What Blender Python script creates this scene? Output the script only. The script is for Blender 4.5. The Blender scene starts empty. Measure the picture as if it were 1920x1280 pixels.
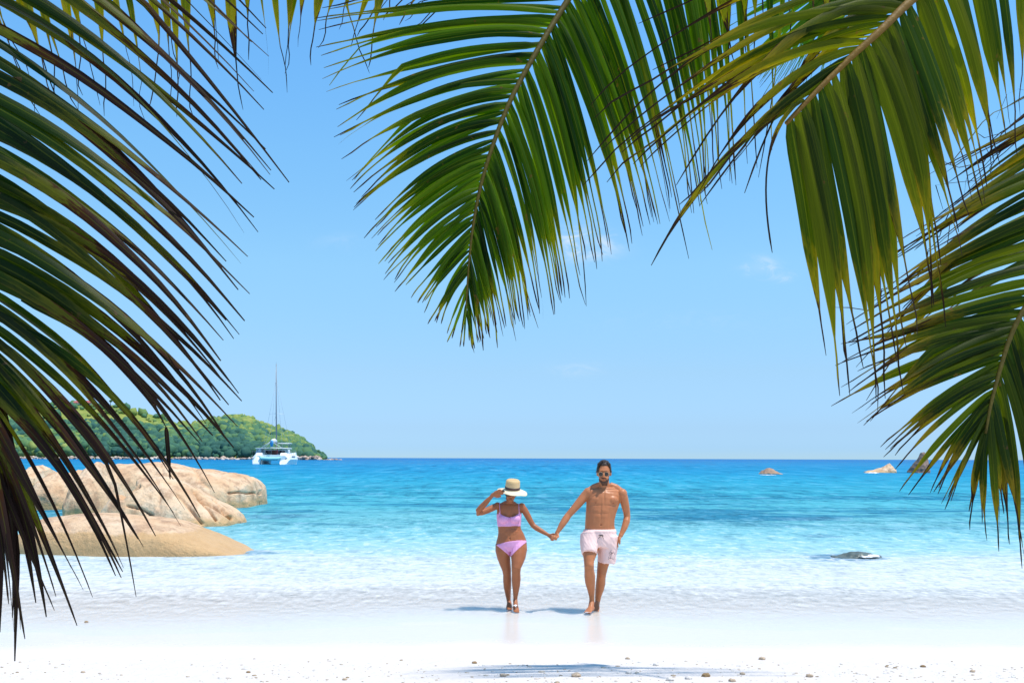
import bpy, math, random
import numpy as np
from mathutils import Vector, Matrix, noise as mn
R = math.radians
random.seed(7)
scene = bpy.context.scene
col = scene.collection

# ------------------------------------------------------------------ camera
FP, CX, HY, CAMZ, ROLL = 1866.7, 960.0, 858.5, 1.84, R(0.2)
cam_d = bpy.data.cameras.new('camera'); cam = bpy.data.objects.new('camera', cam_d); col.objects.link(cam)
cam.location = (0, 0, CAMZ)
cam_d.lens = 35; cam_d.sensor_width = 36
cam_d.shift_y = (HY-640)/1920.0
cam_d.clip_start = 0.05; cam_d.clip_end = 30000
cam.rotation_euler = (Matrix.Rotation(R(90), 4, 'X') @ Matrix.Rotation(ROLL, 4, 'Z')).to_euler()
scene.camera = cam

# ------------------------------------------------------------------ light
SUN_EL, SUN_AZ = 70.0, 114.0         # azimuth clockwise from the view direction (+Y)
sd = Vector((math.sin(R(SUN_AZ))*math.cos(R(SUN_EL)), math.cos(R(SUN_AZ))*math.cos(R(SUN_EL)), math.sin(R(SUN_EL))))
sun_d = bpy.data.lights.new('sun', 'SUN'); sun = bpy.data.objects.new('sun', sun_d); col.objects.link(sun)
sun_d.energy = 4.8; sun_d.angle = R(0.5); sun_d.color = (1.0, 0.955, 0.88)
sun.rotation_euler = sd.to_track_quat('Z', 'Y').to_euler(); sun.location = (20, -10, 40)
world = bpy.data.worlds.new('World'); scene.world = world; world.use_nodes = True
vs = scene.view_settings
vs.view_transform = 'Standard'; vs.look = 'None'; vs.exposure = 0.0; vs.gamma = 1; vs.use_curve_mapping = False

def N(nt, typ, ins=None, **kw):
    n = nt.nodes.new(typ)
    for k, v in kw.items(): setattr(n, k, v)
    if ins:
        for k, v in ins.items():
            s = n.inputs[k]
            if isinstance(v, bpy.types.NodeSocket): nt.links.new(v, s)
            else: s.default_value = v
    return n
def math_(nt, op, a, b=0.0, c=0.0, clamp=False):
    n = N(nt, 'ShaderNodeMath', {0: a, 1: b, 2: c}, operation=op); n.use_clamp = clamp
    return n.outputs[0]
def mixc(nt, f, a, b, mode='MIX'):
    n = nt.nodes.new('ShaderNodeMix'); n.data_type = 'RGBA'; n.blend_type = mode
    for s, v in ((n.inputs[0], f), (n.inputs[6], a), (n.inputs[7], b)):
        if isinstance(v, bpy.types.NodeSocket): nt.links.new(v, s)
        else: s.default_value = v if not isinstance(v, tuple) or len(v) == 4 else (*v, 1)
    return n.outputs[2]
def ramp(nt, f, stops, interp='LINEAR'):
    n = nt.nodes.new('ShaderNodeValToRGB'); nt.links.new(f, n.inputs[0]); cr = n.color_ramp; cr.interpolation = interp
    while len(cr.elements) < len(stops): cr.elements.new(0.5)
    for e, (p, c) in zip(cr.elements, stops):
        e.position = p; e.color = (*c, 1) if isinstance(c, tuple) else (c, c, c, 1)
    return n.outputs[0]
def noise_(nt, vec, scale, detail=3, rough=0.5, dist=0.0):
    return N(nt, 'ShaderNodeTexNoise', {'Vector': vec, 'Scale': scale, 'Detail': detail, 'Roughness': rough, 'Distortion': dist}).outputs[0]
def smooth(nt, v, a, b):
    return N(nt, 'ShaderNodeMapRange', {0: v, 1: a, 2: b, 3: 0.0, 4: 1.0}, interpolation_type='SMOOTHSTEP').outputs[0]

nt = world.node_tree
for n in list(nt.nodes): nt.nodes.remove(n)
sky = N(nt, 'ShaderNodeTexSky', sky_type='NISHITA', sun_disc=False, sun_elevation=R(SUN_EL), sun_rotation=R(SUN_AZ), altitude=0,
        air_density=0.85, dust_density=0.25, ozone_density=3.0)
tc = N(nt, 'ShaderNodeTexCoord').outputs['Generated']
sep = N(nt, 'ShaderNodeSeparateXYZ', {0: tc})
yy = math_(nt, 'MAXIMUM', sep.outputs[1], 0.02)
U_ = math_(nt, 'DIVIDE', sep.outputs[0], yy); V_ = math_(nt, 'DIVIDE', sep.outputs[2], yy)
uv = N(nt, 'ShaderNodeCombineXYZ', {0: U_, 1: math_(nt, 'MULTIPLY', V_, 2.0), 2: 0.0}).outputs[0]
wisp = smooth(nt, noise_(nt, uv, 30.0, 7, 0.66, 0.9), 0.40, 0.68)
mask = None
for (px, py, sx, sy, a) in ((1092, 458, 52, 24, 0.95), (1424, 499, 26, 14, 0.9), (1467, 517, 20, 9, 0.4), (1078, 691, 42, 11, 0.22),
                            (665, 455, 60, 14, 0.12), (1290, 600, 150, 20, 0.05)):
    du = math_(nt, 'MULTIPLY', math_(nt, 'SUBTRACT', U_, (px-CX)/FP), FP/sx)
    dv = math_(nt, 'MULTIPLY', math_(nt, 'SUBTRACT', V_, (HY-py)/FP), FP/sy)
    g = math_(nt, 'EXPONENT', math_(nt, 'MULTIPLY', math_(nt, 'ADD', math_(nt, 'MULTIPLY', du, du), math_(nt, 'MULTIPLY', dv, dv)), -1.0))
    g = math_(nt, 'MULTIPLY', g, a)
    mask = g if mask is None else math_(nt, 'ADD', mask, g)
mask = math_(nt, 'MULTIPLY', mask, math_(nt, 'MULTIPLY_ADD', wisp, 1.1, 0.12), clamp=True)
# tropical air: clearer and bluer than the stock atmosphere, the same at every azimuth
elev = ramp(nt, sep.outputs[2], [(0, (0.69, 0.93, 1.40)), (0.01, (0.61, 0.85, 1.40)), (0.03, (0.67, 0.83, 1.24)), (0.085, (0.94, 1.02, 1.17)), (0.187, (1.28, 1.48, 1.43)), (0.287, (1.31, 1.73, 1.74)), (0.355, (1.27, 1.83, 1.94)), (0.41, (1.26, 1.89, 2.07))])
skyc = mixc(nt, 1.0, sky.outputs[0], elev, 'MULTIPLY')
skyc = mixc(nt, 1.0, skyc, (0.97, 1.095, 1.10, 1), 'MULTIPLY')
skyc = mixc(nt, mask, skyc, (7.2, 7.8, 8.6, 1))
bg = N(nt, 'ShaderNodeBackground', {'Color': skyc, 'Strength': 0.12})
out = N(nt, 'ShaderNodeOutputWorld', {0: bg.outputs[0]})

# ------------------------------------------------------------------ helpers
cr_, sr_ = math.cos(ROLL), math.sin(ROLL)
def P(px, py, d):
    """world point seen at pixel (px,py) of the photograph at distance d along the view axis"""
    a, b = (px-CX)/FP, (HY-py)/FP
    return Vector(((a*cr_ - b*sr_)*d, d, CAMZ + (a*sr_ + b*cr_)*d))
def unP(v):
    a, b = v[0]/v[1], (v[2]-CAMZ)/v[1]
    return CX + (a*cr_ + b*sr_)*FP, HY - (-a*sr_ + b*cr_)*FP

def tag(o, label=None, cat=None, group=None, kind=None):
    for k, v in (('label', label), ('category', cat), ('group', group), ('kind', kind)):
        if v: o[k] = v
    return o
def empty(name, loc, **kw):
    o = bpy.data.objects.new(name, None); o.location = loc; o.empty_display_size = 0.1; col.objects.link(o)
    return tag(o, **kw)
def obj(name, verts, faces, mat, parent=None, origin=None, smooth_=True, **kw):
    me = bpy.data.meshes.new(name)
    org = Vector(origin) if origin is not None else (parent.matrix_world.translation if False else Vector((0, 0, 0)))
    me.from_pydata([tuple(Vector(v)-org) for v in verts] if not isinstance(verts, np.ndarray) else (verts-np.array(org)).tolist(), [], faces)
    me.update()
    if smooth_: me.polygons.foreach_set('use_smooth', [True]*len(me.polygons))
    if mat: me.materials.append(mat)
    o = bpy.data.objects.new(name, me); col.objects.link(o)
    if parent is not None: o.parent = parent
    else: o.location = org
    return tag(o, **kw)

def material(name):
    m = bpy.data.materials.new(name); m.use_nodes = True
    t = m.node_tree
    return m, t, t.nodes['Principled BSDF'], t.nodes['Material Output']
def simple(name, c, rough=0.5, spec=0.5, metal=0.0, bump=0.0, bscale=60, var=0.0, coord='Object'):
    m, t, b, o = material(name)
    b.inputs['Roughness'].default_value = rough; b.inputs['Specular IOR Level'].default_value = spec; b.inputs['Metallic'].default_value = metal
    v = N(t, 'ShaderNodeTexCoord').outputs[coord]
    nz = noise_(t, v, bscale, 4, 0.6)
    k = math_(t, 'MULTIPLY_ADD', nz, 2*var, 1-var)
    t.links.new(mixc(t, 1.0, (*c, 1), N(t, 'ShaderNodeCombineXYZ', {0: k, 1: k, 2: k}).outputs[0], 'MULTIPLY'), b.inputs['Base Color'])
    if bump: t.links.new(N(t, 'ShaderNodeBump', {'Strength': bump, 'Distance': 0.01, 'Height': nz}).outputs[0], b.inputs['Normal'])
    return m

def grid_faces(nr, nc, wrap=False):
    f = []
    for i in range(nr-1):
        for j in range(nc if wrap else nc-1):
            k = (j+1) % nc
            f.append((i*nc+j, i*nc+k, (i+1)*nc+k, (i+1)*nc+j))
    return f
class MB:
    """collects shapes"""
    def __init__(s): s.v = []; s.f = []
    def add(s, v, f):
        n = len(s.v); s.v += [Vector(a) for a in v]; s.f += [tuple(i+n for i in a) for a in f]
    def box(s, x0, y0, z0, x1, y1, z1):
        s.add([(x, y, z) for z in (z0, z1) for y in (y0, y1) for x in (x0, x1)],
              [(0, 2, 3, 1), (4, 5, 7, 6), (0, 1, 5, 4), (2, 6, 7, 3), (0, 4, 6, 2), (1, 3, 7, 5)])
    def tube(s, pts, ra, rb=None, seg=12, ref=Vector((0, 1, 0)), caps=True):
        """loft of ellipses: ra = half width across (cross(tangent, ref)), rb = half depth"""
        pts = [Vector(p) for p in pts]
        if not hasattr(ra, '__len__'): ra = [ra]*len(pts)
        if rb is None: rb = ra
        if not hasattr(rb, '__len__'): rb = [rb]*len(pts)
        vs_ = []; last = None
        for i, p in enumerate(pts):
            t = (pts[min(i+1, len(pts)-1)] - pts[max(i-1, 0)]).normalized()
            sx = t.cross(ref)
            if sx.length < 0.15: sx = t.cross(Vector((1, 0, 0.01)))
            sx.normalize()
            if last is not None and sx.dot(last) < 0: sx = -sx
            last = sx
            sy = sx.cross(t).normalized()
            for k in range(seg):
                a = 2*math.pi*k/seg
                vs_.append(p + sx*math.cos(a)*ra[i] + sy*math.sin(a)*rb[i])
        f = grid_faces(len(pts), seg, True)
        if caps:
            f.append(tuple(range(seg))[::-1]); f.append(tuple((len(pts)-1)*seg+k for k in range(seg)))
        s.add(vs_, f)
    def ell(s, c, r, rot=None, nu=16, nv=10):
        c = Vector(c); v = []
        for i in range(nv+1):
            th = math.pi*i/nv
            th = min(max(th, 0.02), math.pi-0.02)
            for j in range(nu):
                ph = 2*math.pi*j/nu
                p = Vector((r[0]*math.sin(th)*math.cos(ph), r[1]*math.sin(th)*math.sin(ph), r[2]*math.cos(th)))
                if rot: p = rot @ p
                v.append(c+p)
        f = grid_faces(nv+1, nu, True)
        f.append(tuple(range(nu))); f.append(tuple(nv*nu+k for k in range(nu))[::-1])
        s.add(v, f)
    def lathe(s, prof, c, n=32, fn=None):
        v = []
        for (r, z) in prof:
            for k in range(n):
                a = 2*math.pi*k/n
                p = Vector((r*math.cos(a), r*math.sin(a), z))
                if fn: p = fn(p, a)
                v.append(Vector(c)+p)
        s.add(v, grid_faces(len(prof), n, True))
    def build(s, name, mat, parent=None, origin=None, **kw):
        return obj(name, s.v, s.f, mat, parent, origin, **kw)
def remeshed(mb, voxel, iters=3):
    """union of overlapping shapes as one continuous skin: returns numpy verts, faces"""
    me = bpy.data.meshes.new('tmp'); me.from_pydata([tuple(v) for v in mb.v], [], mb.f)
    o = bpy.data.objects.new('tmp', me); col.objects.link(o)
    m = o.modifiers.new('r', 'REMESH'); m.mode = 'VOXEL'; m.voxel_size = voxel; m.adaptivity = 0
    if iters:
        sm = o.modifiers.new('s', 'SMOOTH'); sm.factor = 0.5; sm.iterations = iters
    dg = bpy.context.evaluated_depsgraph_get(); ev = o.evaluated_get(dg); me2 = ev.to_mesh()
    v = np.empty(len(me2.vertices)*3); me2.vertices.foreach_get('co', v); v = v.reshape(-1, 3).copy()
    nn = np.empty(len(me2.vertices)*3); me2.vertices.foreach_get('normal', nn); nn = nn.reshape(-1, 3).copy()
    f = [tuple(p.vertices) for p in me2.polygons]
    ev.to_mesh_clear(); bpy.data.objects.remove(o); bpy.data.meshes.remove(me)
    return v, nn, f
def interp(x, xs, ys): return float(np.interp(x, xs, ys))

#==SAND==
# ------------------------------------------------------------------ beach and sea bed
SY = [-400, -30, 0, 6, 8.6, 9.6, 10.6, 12, 14, 17, 19.5, 24, 32, 60, 200, 9000]
SZ = [6.0, 1.6, .5, .16, .075, .035, .0, -.018, -.05, -.14, -.28, -.7, -1.3, -2.6, -9, -60]
def sand_z(x, y):
    wob = 0.35*math.sin(x*0.33+1.0)+0.18*math.sin(x*0.9+2.0) if y < 40 else 0
    z = interp(y - wob*min(1, max(0, (y-6)/4)), SY, SZ)
    if y < 14: z += 0.012*mn.noise(Vector((x*0.7, y*0.7, 0)))*min(1, max(0, (9.8-y)/1.5)+0.25)
    return z
def sgrid(a0, a1, n, p=1.0):
    return [a0+(a1-a0)*(i/(n-1))**p for i in range(n)]
ys = sgrid(-400, -30, 8)+sgrid(-28, 5, 25)+sgrid(5.2, 14, 110)+sgrid(14.3, 40, 60)+sgrid(45, 9000, 40, 3)
us = np.linspace(-1, 1, 161)
sv = []
for y in ys:
    wdt = 30+abs(y)*1.6
    for u in us:
        x = wdt*(0.35*u+0.65*u**3)
        sv.append((x, y, sand_z(x, y)))
m_sand, t, b, o_ = material('sand')
geo = N(t, 'ShaderNodeNewGeometry').outputs['Position']
sp = N(t, 'ShaderNodeSeparateXYZ', {0: geo})
grain = noise_(t, geo, 260, 2, 0.7); mid = noise_(t, geo, 9, 5, 0.6); big = noise_(t, geo, 0.9, 3)
wet = smooth(t, math_(t, 'MULTIPLY_ADD', mid, 0.25, math_(t, 'MULTIPLY_ADD', big, 0.9, sp.outputs[1])), 9.1, 10.5)
speck = smooth(t, noise_(t, geo, 70, 2, 0.6), 0.66, 0.75)
c = mixc(t, mid, (0.645, 0.575, 0.52), (0.73, 0.655, 0.595))
c = mixc(t, math_(t, 'MULTIPLY', speck, math_(t, 'MULTIPLY_ADD', wet, -0.3, 0.32)), c, (0.5, 0.42, 0.33))
c = mixc(t, math_(t, 'MULTIPLY', wet, 0.7), c, (0.74, 0.645, 0.555))
t.links.new(c, b.inputs['Base Color'])
t.links.new(math_(t, 'MULTIPLY_ADD', wet, -0.68, 0.9), b.inputs['Roughness'])
t.links.new(math_(t, 'MULTIPLY_ADD', wet, 0.16, 0.1), b.inputs['Specular IOR Level'])
hgt = math_(t, 'ADD', math_(t, 'MULTIPLY', grain, 0.15), math_(t, 'MULTIPLY', mid, 1.0))
bp = N(t, 'ShaderNodeBump', {'Strength': math_(t, 'MULTIPLY_ADD', wet, -0.66, 0.75), 'Distance': 0.035, 'Height': hgt})
t.links.new(bp.outputs[0], b.inputs['Normal'])
obj('sand', sv, grid_faces(len(ys), len(us)), m_sand, kind='structure')

#==SEA==
# ------------------------------------------------------------------ sea
wy = sgrid(9.2, 24, 190)+sgrid(24.1, 60, 130)+list(np.geomspace(61, 12000, 130))
wu = np.linspace(-1, 1, 281)
wv = []; dep = []
for y in wy:
    wdt = 14+y*1.1
    for u in wu:
        x = wdt*(0.45*u+0.55*u**3)
        d = -sand_z(x, y)
        a = min(1.0, max(0.0, (y-12)/25))
        z = 0.0
        if y < 300:
            z += 0.05*a*mn.noise(Vector((x*0.16, y*0.5, 1.7))) + 0.022*min(1, max(0, d*6))*mn.noise(Vector((x*0.6, y*1.7, 4.2)))
            z += 0.004*mn.noise(Vector((x*1.8, y*4, 9.2)))
        wv.append((x, y, z)); dep.append(d)
def gxy(px, py):
    d = FP*CAMZ/(py-HY); return (px-CX)/FP*d, d
SUNK_AND_SHADE = [(*gxy(1583, 1042), 0.90, 0.75, 0.85), (*gxy(1020, 948), 9.0, 3.0, .0)][:1] + [(*gxy(470, 1037), 0.65, 0.6, 0.6), (*gxy(520, 968), 1.5, 1.6, 0.5), (*gxy(1545, 1003), 0.6, 0.5, 0.5), (*gxy(1520, 970), 1.5, 0.9, 0.5)]  # patch off the front slab's tip is its shadow and reflection, painted in
m_sea, t, b, o_ = material('sea_water')
geo = N(t, 'ShaderNodeNewGeometry').outputs['Position']
sp = N(t, 'ShaderNodeSeparateXYZ', {0: geo}); X_, Y_ = sp.outputs[0], sp.outputs[1]
at = N(t, 'ShaderNodeAttribute', attribute_name='depth').outputs['Fac']
def stretched(kx, ky, off=0.0):
    return N(t, 'ShaderNodeCombineXYZ', {0: math_(t, 'MULTIPLY', X_, kx), 1: math_(t, 'MULTIPLY', Y_, ky), 2: off}).outputs[0]
n_patch = noise_(t, stretched(0.05, 0.16, 3.1), 1.0, 4, 0.55, 0.5)
n_mid = noise_(t, stretched(0.35, 1.3, 5.0), 1.0, 4, 0.6, 0.6)
n_rip = noise_(t, stretched(1.6, 4.2, 2.0), 1.0, 5, 0.65, 0.8)
n_fine = noise_(t, stretched(7, 13, 8.0), 1.0, 4, 0.65, 0.6)
n_far = noise_(t, stretched(0.02, 0.11, 1.0), 1.0, 7, 0.72, 0.3)
lg = math_(t, 'LOGARITHM', Y_, 10.0)      # 1 at 10 m, 2 at 100 m, 3 at 1 km
lw = math_(t, 'ADD', lg, math_(t, 'MULTIPLY', math_(t, 'SUBTRACT', n_patch, 0.5), 0.16))
lw = math_(t, 'ADD', lw, math_(t, 'MULTIPLY', math_(t, 'SUBTRACT', n_mid, 0.5), 0.06))
fac = N(t, 'ShaderNodeMapRange', {0: lw, 1: 1.0, 2: 3.4, 3: 0.0, 4: 1.0}).outputs[0]
def L(v): return (math.log10(v)-1)/2.4
c = ramp(t, fac, [(L(10.5), (0.70, 0.62, 0.55)), (L(12.5), (0.645, 0.60, 0.55)), (L(14.5), (0.565, 0.58, 0.56)), (L(17.9), (0.43, 0.52, 0.545)), (L(20.6), (0.285, 0.50, 0.53)), (L(24.3), (0.20, 0.465, 0.505)),
                  (L(29.5), (0.155, 0.435, 0.47)), (L(37.5), (0.085, 0.385, 0.445)), (L(52), (0.042, 0.335, 0.425)), (L(83), (0.018, 0.29, 0.425)), (L(130), (0.009, 0.24, 0.41)), (L(300), (0.008, 0.20, 0.39)), (L(980), (0.008, 0.14, 0.34))])
# darker weed and reef patches in the middle distance
reef = smooth(t, noise_(t, stretched(0.10, 0.42, 11.3), 1.0, 5, 0.62, 0.9), 0.44, 0.60)
rz = math_(t, 'MULTIPLY', smooth(t, lg, 1.36, 1.50), math_(t, 'SUBTRACT', 1.0, smooth(t, lg, 1.66, 1.95)))
c = mixc(t, math_(t, 'MULTIPLY', math_(t, 'MULTIPLY', reef, rz), 0.85), c, (0.012, 0.17, 0.28))
# sunken rock and weed, plus the boulder tip's reflection and shadow painted dark
for (cx, cy, rx, ry, k_) in SUNK_AND_SHADE:
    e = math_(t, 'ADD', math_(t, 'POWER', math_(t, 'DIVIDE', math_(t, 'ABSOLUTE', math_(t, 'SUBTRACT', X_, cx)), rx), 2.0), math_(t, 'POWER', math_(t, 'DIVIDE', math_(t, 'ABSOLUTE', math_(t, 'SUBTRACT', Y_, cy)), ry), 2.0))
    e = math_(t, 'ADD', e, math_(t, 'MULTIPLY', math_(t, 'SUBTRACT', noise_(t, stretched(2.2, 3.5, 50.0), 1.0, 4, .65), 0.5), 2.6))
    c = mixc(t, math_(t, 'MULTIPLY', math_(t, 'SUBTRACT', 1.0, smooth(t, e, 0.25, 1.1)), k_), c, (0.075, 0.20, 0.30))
rip = smooth(t, n_rip, 0.35, 0.72)
deepm = smooth(t, lg, 1.25, 1.55)
# chop: short crests near the shore, longer seas farther out
chop = None
for i, (kx, ky, a0, a1, b0, b1, off) in enumerate(((8.0, 4.5, 0.98, 1.02, 1.20, 1.38, 5.0), (3.4, 2.0, 1.12, 1.25, 1.40, 1.6, 1.0), (1.5, 0.8, 1.25, 1.45, 1.65, 1.85, 12.0), (0.8, 0.17, 1.55, 1.75, 1.95, 2.2, 23.0),
                                             (0.35, 0.035, 1.9, 2.15, 2.5, 2.8, 34.0), (0.12, 0.006, 2.4, 2.8, 6, 7, 45.0))):
    nn_ = math_(t, 'SUBTRACT', noise_(t, stretched(kx, ky, off), 1.0, 5, 0.68, 0.5), 0.5)
    w_ = math_(t, 'MULTIPLY', smooth(t, lg, a0, a1), math_(t, 'SUBTRACT', 1.0, smooth(t, lg, b0, b1)))
    nn_ = math_(t, 'MULTIPLY', nn_, w_); chop = nn_ if chop is None else math_(t, 'ADD', chop, nn_)
c0 = c
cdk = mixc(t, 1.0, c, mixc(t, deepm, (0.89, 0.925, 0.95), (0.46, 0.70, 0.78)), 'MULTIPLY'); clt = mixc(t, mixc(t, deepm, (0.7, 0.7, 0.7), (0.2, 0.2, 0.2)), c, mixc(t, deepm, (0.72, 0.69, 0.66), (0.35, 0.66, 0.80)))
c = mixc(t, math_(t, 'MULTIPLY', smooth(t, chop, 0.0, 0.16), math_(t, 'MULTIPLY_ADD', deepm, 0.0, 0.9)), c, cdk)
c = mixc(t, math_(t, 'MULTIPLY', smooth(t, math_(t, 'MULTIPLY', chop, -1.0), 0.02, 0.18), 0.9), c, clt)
# light web of foam and bright sand seen through the thin wash
shm = math_(t, 'SUBTRACT', 1.0, smooth(t, lg, 1.22, 1.32))
web = smooth(t, math_(t, 'ADD', math_(t, 'MULTIPLY', n_rip, 0.6), math_(t, 'MULTIPLY', n_fine, 0.4)), 0.49, 0.62)
c = mixc(t, math_(t, 'MULTIPLY', math_(t, 'MULTIPLY', web, shm), 0.45), c, (0.70, 0.68, 0.65))
foamline = math_(t, 'MULTIPLY', smooth(t, lw, 1.20, 1.255), math_(t, 'SUBTRACT', 1.0, smooth(t, lw, 1.26, 1.32)))
foam = smooth(t, noise_(t, stretched(1.1, 4.0, 21.0), 1.0, 6, 0.7, 1.2), 0.50, 0.60)
c = mixc(t, math_(t, 'MULTIPLY', math_(t, 'MULTIPLY', foam, foamline), 0.6), c, (0.66, 0.66, 0.66))
h = math_(t, 'ADD', math_(t, 'MULTIPLY', n_fine, 0.014), math_(t, 'MULTIPLY', n_rip, 0.06))
h = math_(t, 'ADD', h, math_(t, 'MULTIPLY', math_(t, 'MULTIPLY', n_mid, 0.22), deepm))
h = math_(t, 'ADD', h, math_(t, 'MULTIPLY', n_far, 1.2)); h = math_(t, 'ADD', h, math_(t, 'MULTIPLY', chop, 0.25))
bp = N(t, 'ShaderNodeBump', {'Strength': math_(t, 'MULTIPLY_ADD', deepm, 0.62, 0.23), 'Distance': 1.0, 'Height': h})
dif = N(t, 'ShaderNodeBsdfDiffuse', {'Color': c, 'Normal': bp.outputs[0]})
tr = N(t, 'ShaderNodeBsdfTransparent', {'Color': (0.97, 0.99, 1.0, 1)})
al = math_(t, 'MULTIPLY_ADD', math_(t, 'ADD', math_(t, 'SUBTRACT', n_rip, 0.5), math_(t, 'MULTIPLY', chop, -1.5)), 0.8, smooth(t, at, -0.012, 0.07))
al = math_(t, 'MULTIPLY', al, smooth(t, at, 0.0, 0.02), clamp=True)
mx = N(t, 'ShaderNodeMixShader', {0: al, 1: tr.outputs[0], 2: dif.outputs[0]})
gl = N(t, 'ShaderNodeBsdfGlossy', {'Color': (1, 1, 1, 1), 'Roughness': 0.09, 'Normal': bp.outputs[0]})
fr = N(t, 'ShaderNodeFresnel', {'IOR': 1.33, 'Normal': bp.outputs[0]})
# wind-roughened water never mirrors fully at grazing angles
gf = math_(t, 'MINIMUM', math_(t, 'MULTIPLY', fr.outputs[0], 0.30), 0.12)
gf = math_(t, 'MULTIPLY', gf, smooth(t, at, 0.0, 0.01))
mx2 = N(t, 'ShaderNodeMixShader', {0: gf, 1: mx.outputs[0], 2: gl.outputs[0]})
t.links.new(mx2.outputs[0], o_.inputs[0])
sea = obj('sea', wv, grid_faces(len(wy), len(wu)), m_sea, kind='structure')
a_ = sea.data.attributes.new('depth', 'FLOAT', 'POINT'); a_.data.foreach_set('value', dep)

#==MORE==
# ------------------------------------------------------------------ headland
rng = np.random.default_rng(3)
D_SH, D_RD = 760.0, 960.0
SKX = [-900, -500, -200, 60, 110, 140, 200, 235, 262, 300, 330, 360, 385, 400, 430, 455, 472, 500, 520, 545, 560, 575, 590, 602, 610, 616]
SKY_ = [815, 790, 765, 752, 751, 753, 753, 758, 765, 775, 787, 792, 790, 781, 777, 782, 791, 802, 807, 817, 826, 836, 846, 852, 855.5, 858]
def ridge(px): return max(0.0, (857.3-interp(px, SKX, SKY_))/FP*D_RD*0.93)
def hill_z(px, d):
    H = ridge(px)
    t_ = (d-D_SH)/(D_RD-D_SH)
    if t_ <= 0: return -2.0+2*max(-1, t_*8)
    if t_ <= 1:
        f = 0.08*min(1, t_*20) + 0.92*math.sin(t_*math.pi/2)**1.05
    else: f = max(0, 1-(t_-1)**2*0.5)
    x = (px-CX)/FP*d
    n = mn.noise(Vector((x*0.012, d*0.012, 0)))*0.16 + mn.noise(Vector((x*0.04, d*0.04, 3)))*0.07
    return H*f*(1+n*(1-abs(t_-0.5)*0.6)) + (0.6 if t_ > 0.02 else 0) - 0.4
pxs = np.linspace(-900, 616, 200); dsx = np.linspace(D_SH-20, D_RD+320, 70)
hv = []
for d in dsx:
    for px in pxs:
        hv.append(((px-CX)/FP*d, d, hill_z(px, d)))
m_hill, t, b, o_ = material('hill_grass')
geo = N(t, 'ShaderNodeNewGeometry').outputs['Position']
n1 = noise_(t, geo, 0.05, 6, 0.65); n2 = noise_(t, geo, 0.22, 5, 0.7)
c = ramp(t, n1, [(0.3, (0.11, 0.19, 0.035)), (0.5, (0.24, 0.28, 0.06)), (0.62, (0.30, 0.31, 0.08)), (0.78, (0.17, 0.22, 0.05))])
c = mixc(t, smooth(t, n2, 0.60, 0.70), c, (0.36, 0.28, 0.19))
t.links.new(c, b.inputs['Base Color']); b.inputs['Roughness'].default_value = 0.9; b.inputs['Specular IOR Level'].default_value = 0.1
t.links.new(N(t, 'ShaderNodeBump', {'Strength': 0.8, 'Distance': 2.0, 'Height': n2}).outputs[0], b.inputs['Normal'])
obj('hill', hv, grid_faces(len(dsx), len(pxs)), m_hill, kind='structure')

def ico(sub):
    import bmesh
    bm = bmesh.new(); bmesh.ops.create_icosphere(bm, subdivisions=sub, radius=1)
    v = np.array([p.co[:] for p in bm.verts]); f = np.array([[q.index for q in p.verts] for p in bm.faces]); bm.free()
    return v, f
def scatter(name, items, mat, sub=2, jit=0.22, **kw):
    """one mesh of many lumpy clumps: items = (x, y, z, rx, ry, rz, shade)"""
    bv, bf = ico(sub); nV = len(bv); n = len(items)
    it = np.array(items)
    V = np.repeat(bv[None], n, 0)*(1+jit*rng.standard_normal((n, nV, 1)))
    ang = rng.uniform(0, 6.28, n); ca, sa = np.cos(ang)[:, None], np.sin(ang)[:, None]
    Xr = V[:, :, 0]*ca - V[:, :, 1]*sa; Yr = V[:, :, 0]*sa + V[:, :, 1]*ca
    V = np.stack([Xr*it[:, 3:4]+it[:, 0:1], Yr*it[:, 4:5]+it[:, 1:2], V[:, :, 2]*it[:, 5:6]+it[:, 2:3]], -1).reshape(-1, 3)
    F = (bf[None]+(np.arange(n)*nV)[:, None, None]).reshape(-1, 3)
    me = bpy.data.meshes.new(name)
    me.vertices.add(len(V)); me.vertices.foreach_set('co', V.ravel())
    me.loops.add(F.size); me.loops.foreach_set('vertex_index', F.ravel())
    me.polygons.add(len(F)); me.polygons.foreach_set('loop_start', np.arange(0, F.size, 3)); me.polygons.foreach_set('loop_total', np.full(len(F), 3))
    me.update(calc_edges=True)
    a = me.attributes.new('shade', 'FLOAT', 'POINT'); a.data.foreach_set('value', np.repeat(it[:, 6], nV))
    me.materials.append(mat)
    o = bpy.data.objects.new(name, me); col.objects.link(o)
    return tag(o, **kw)
def foliage_mat(name, stops):
    m, t, b, o_ = material(name)
    at = N(t, 'ShaderNodeAttribute', attribute_name='shade').outputs['Fac']
    geo = N(t, 'ShaderNodeNewGeometry').outputs['Position']
    f = math_(t, 'MULTIPLY_ADD', math_(t, 'SUBTRACT', noise_(t, geo, 0.6, 4, 0.7), 0.5), 0.7, at)
    t.links.new(ramp(t, f, stops), b.inputs['Base Color']); b.inputs['Roughness'].default_value = 0.8
    b.inputs['Specular IOR Level'].default_value = 0.15
    return m
m_wood = foliage_mat('wood_foliage', [(0, (0.030, 0.095, 0.075)), (0.3, (0.060, 0.15, 0.085)), (0.55, (0.11, 0.20, 0.07)), (0.8, (0.20, 0.26, 0.065)), (1, (0.28, 0.31, 0.09))])
items = []
cnt = 0
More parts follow.
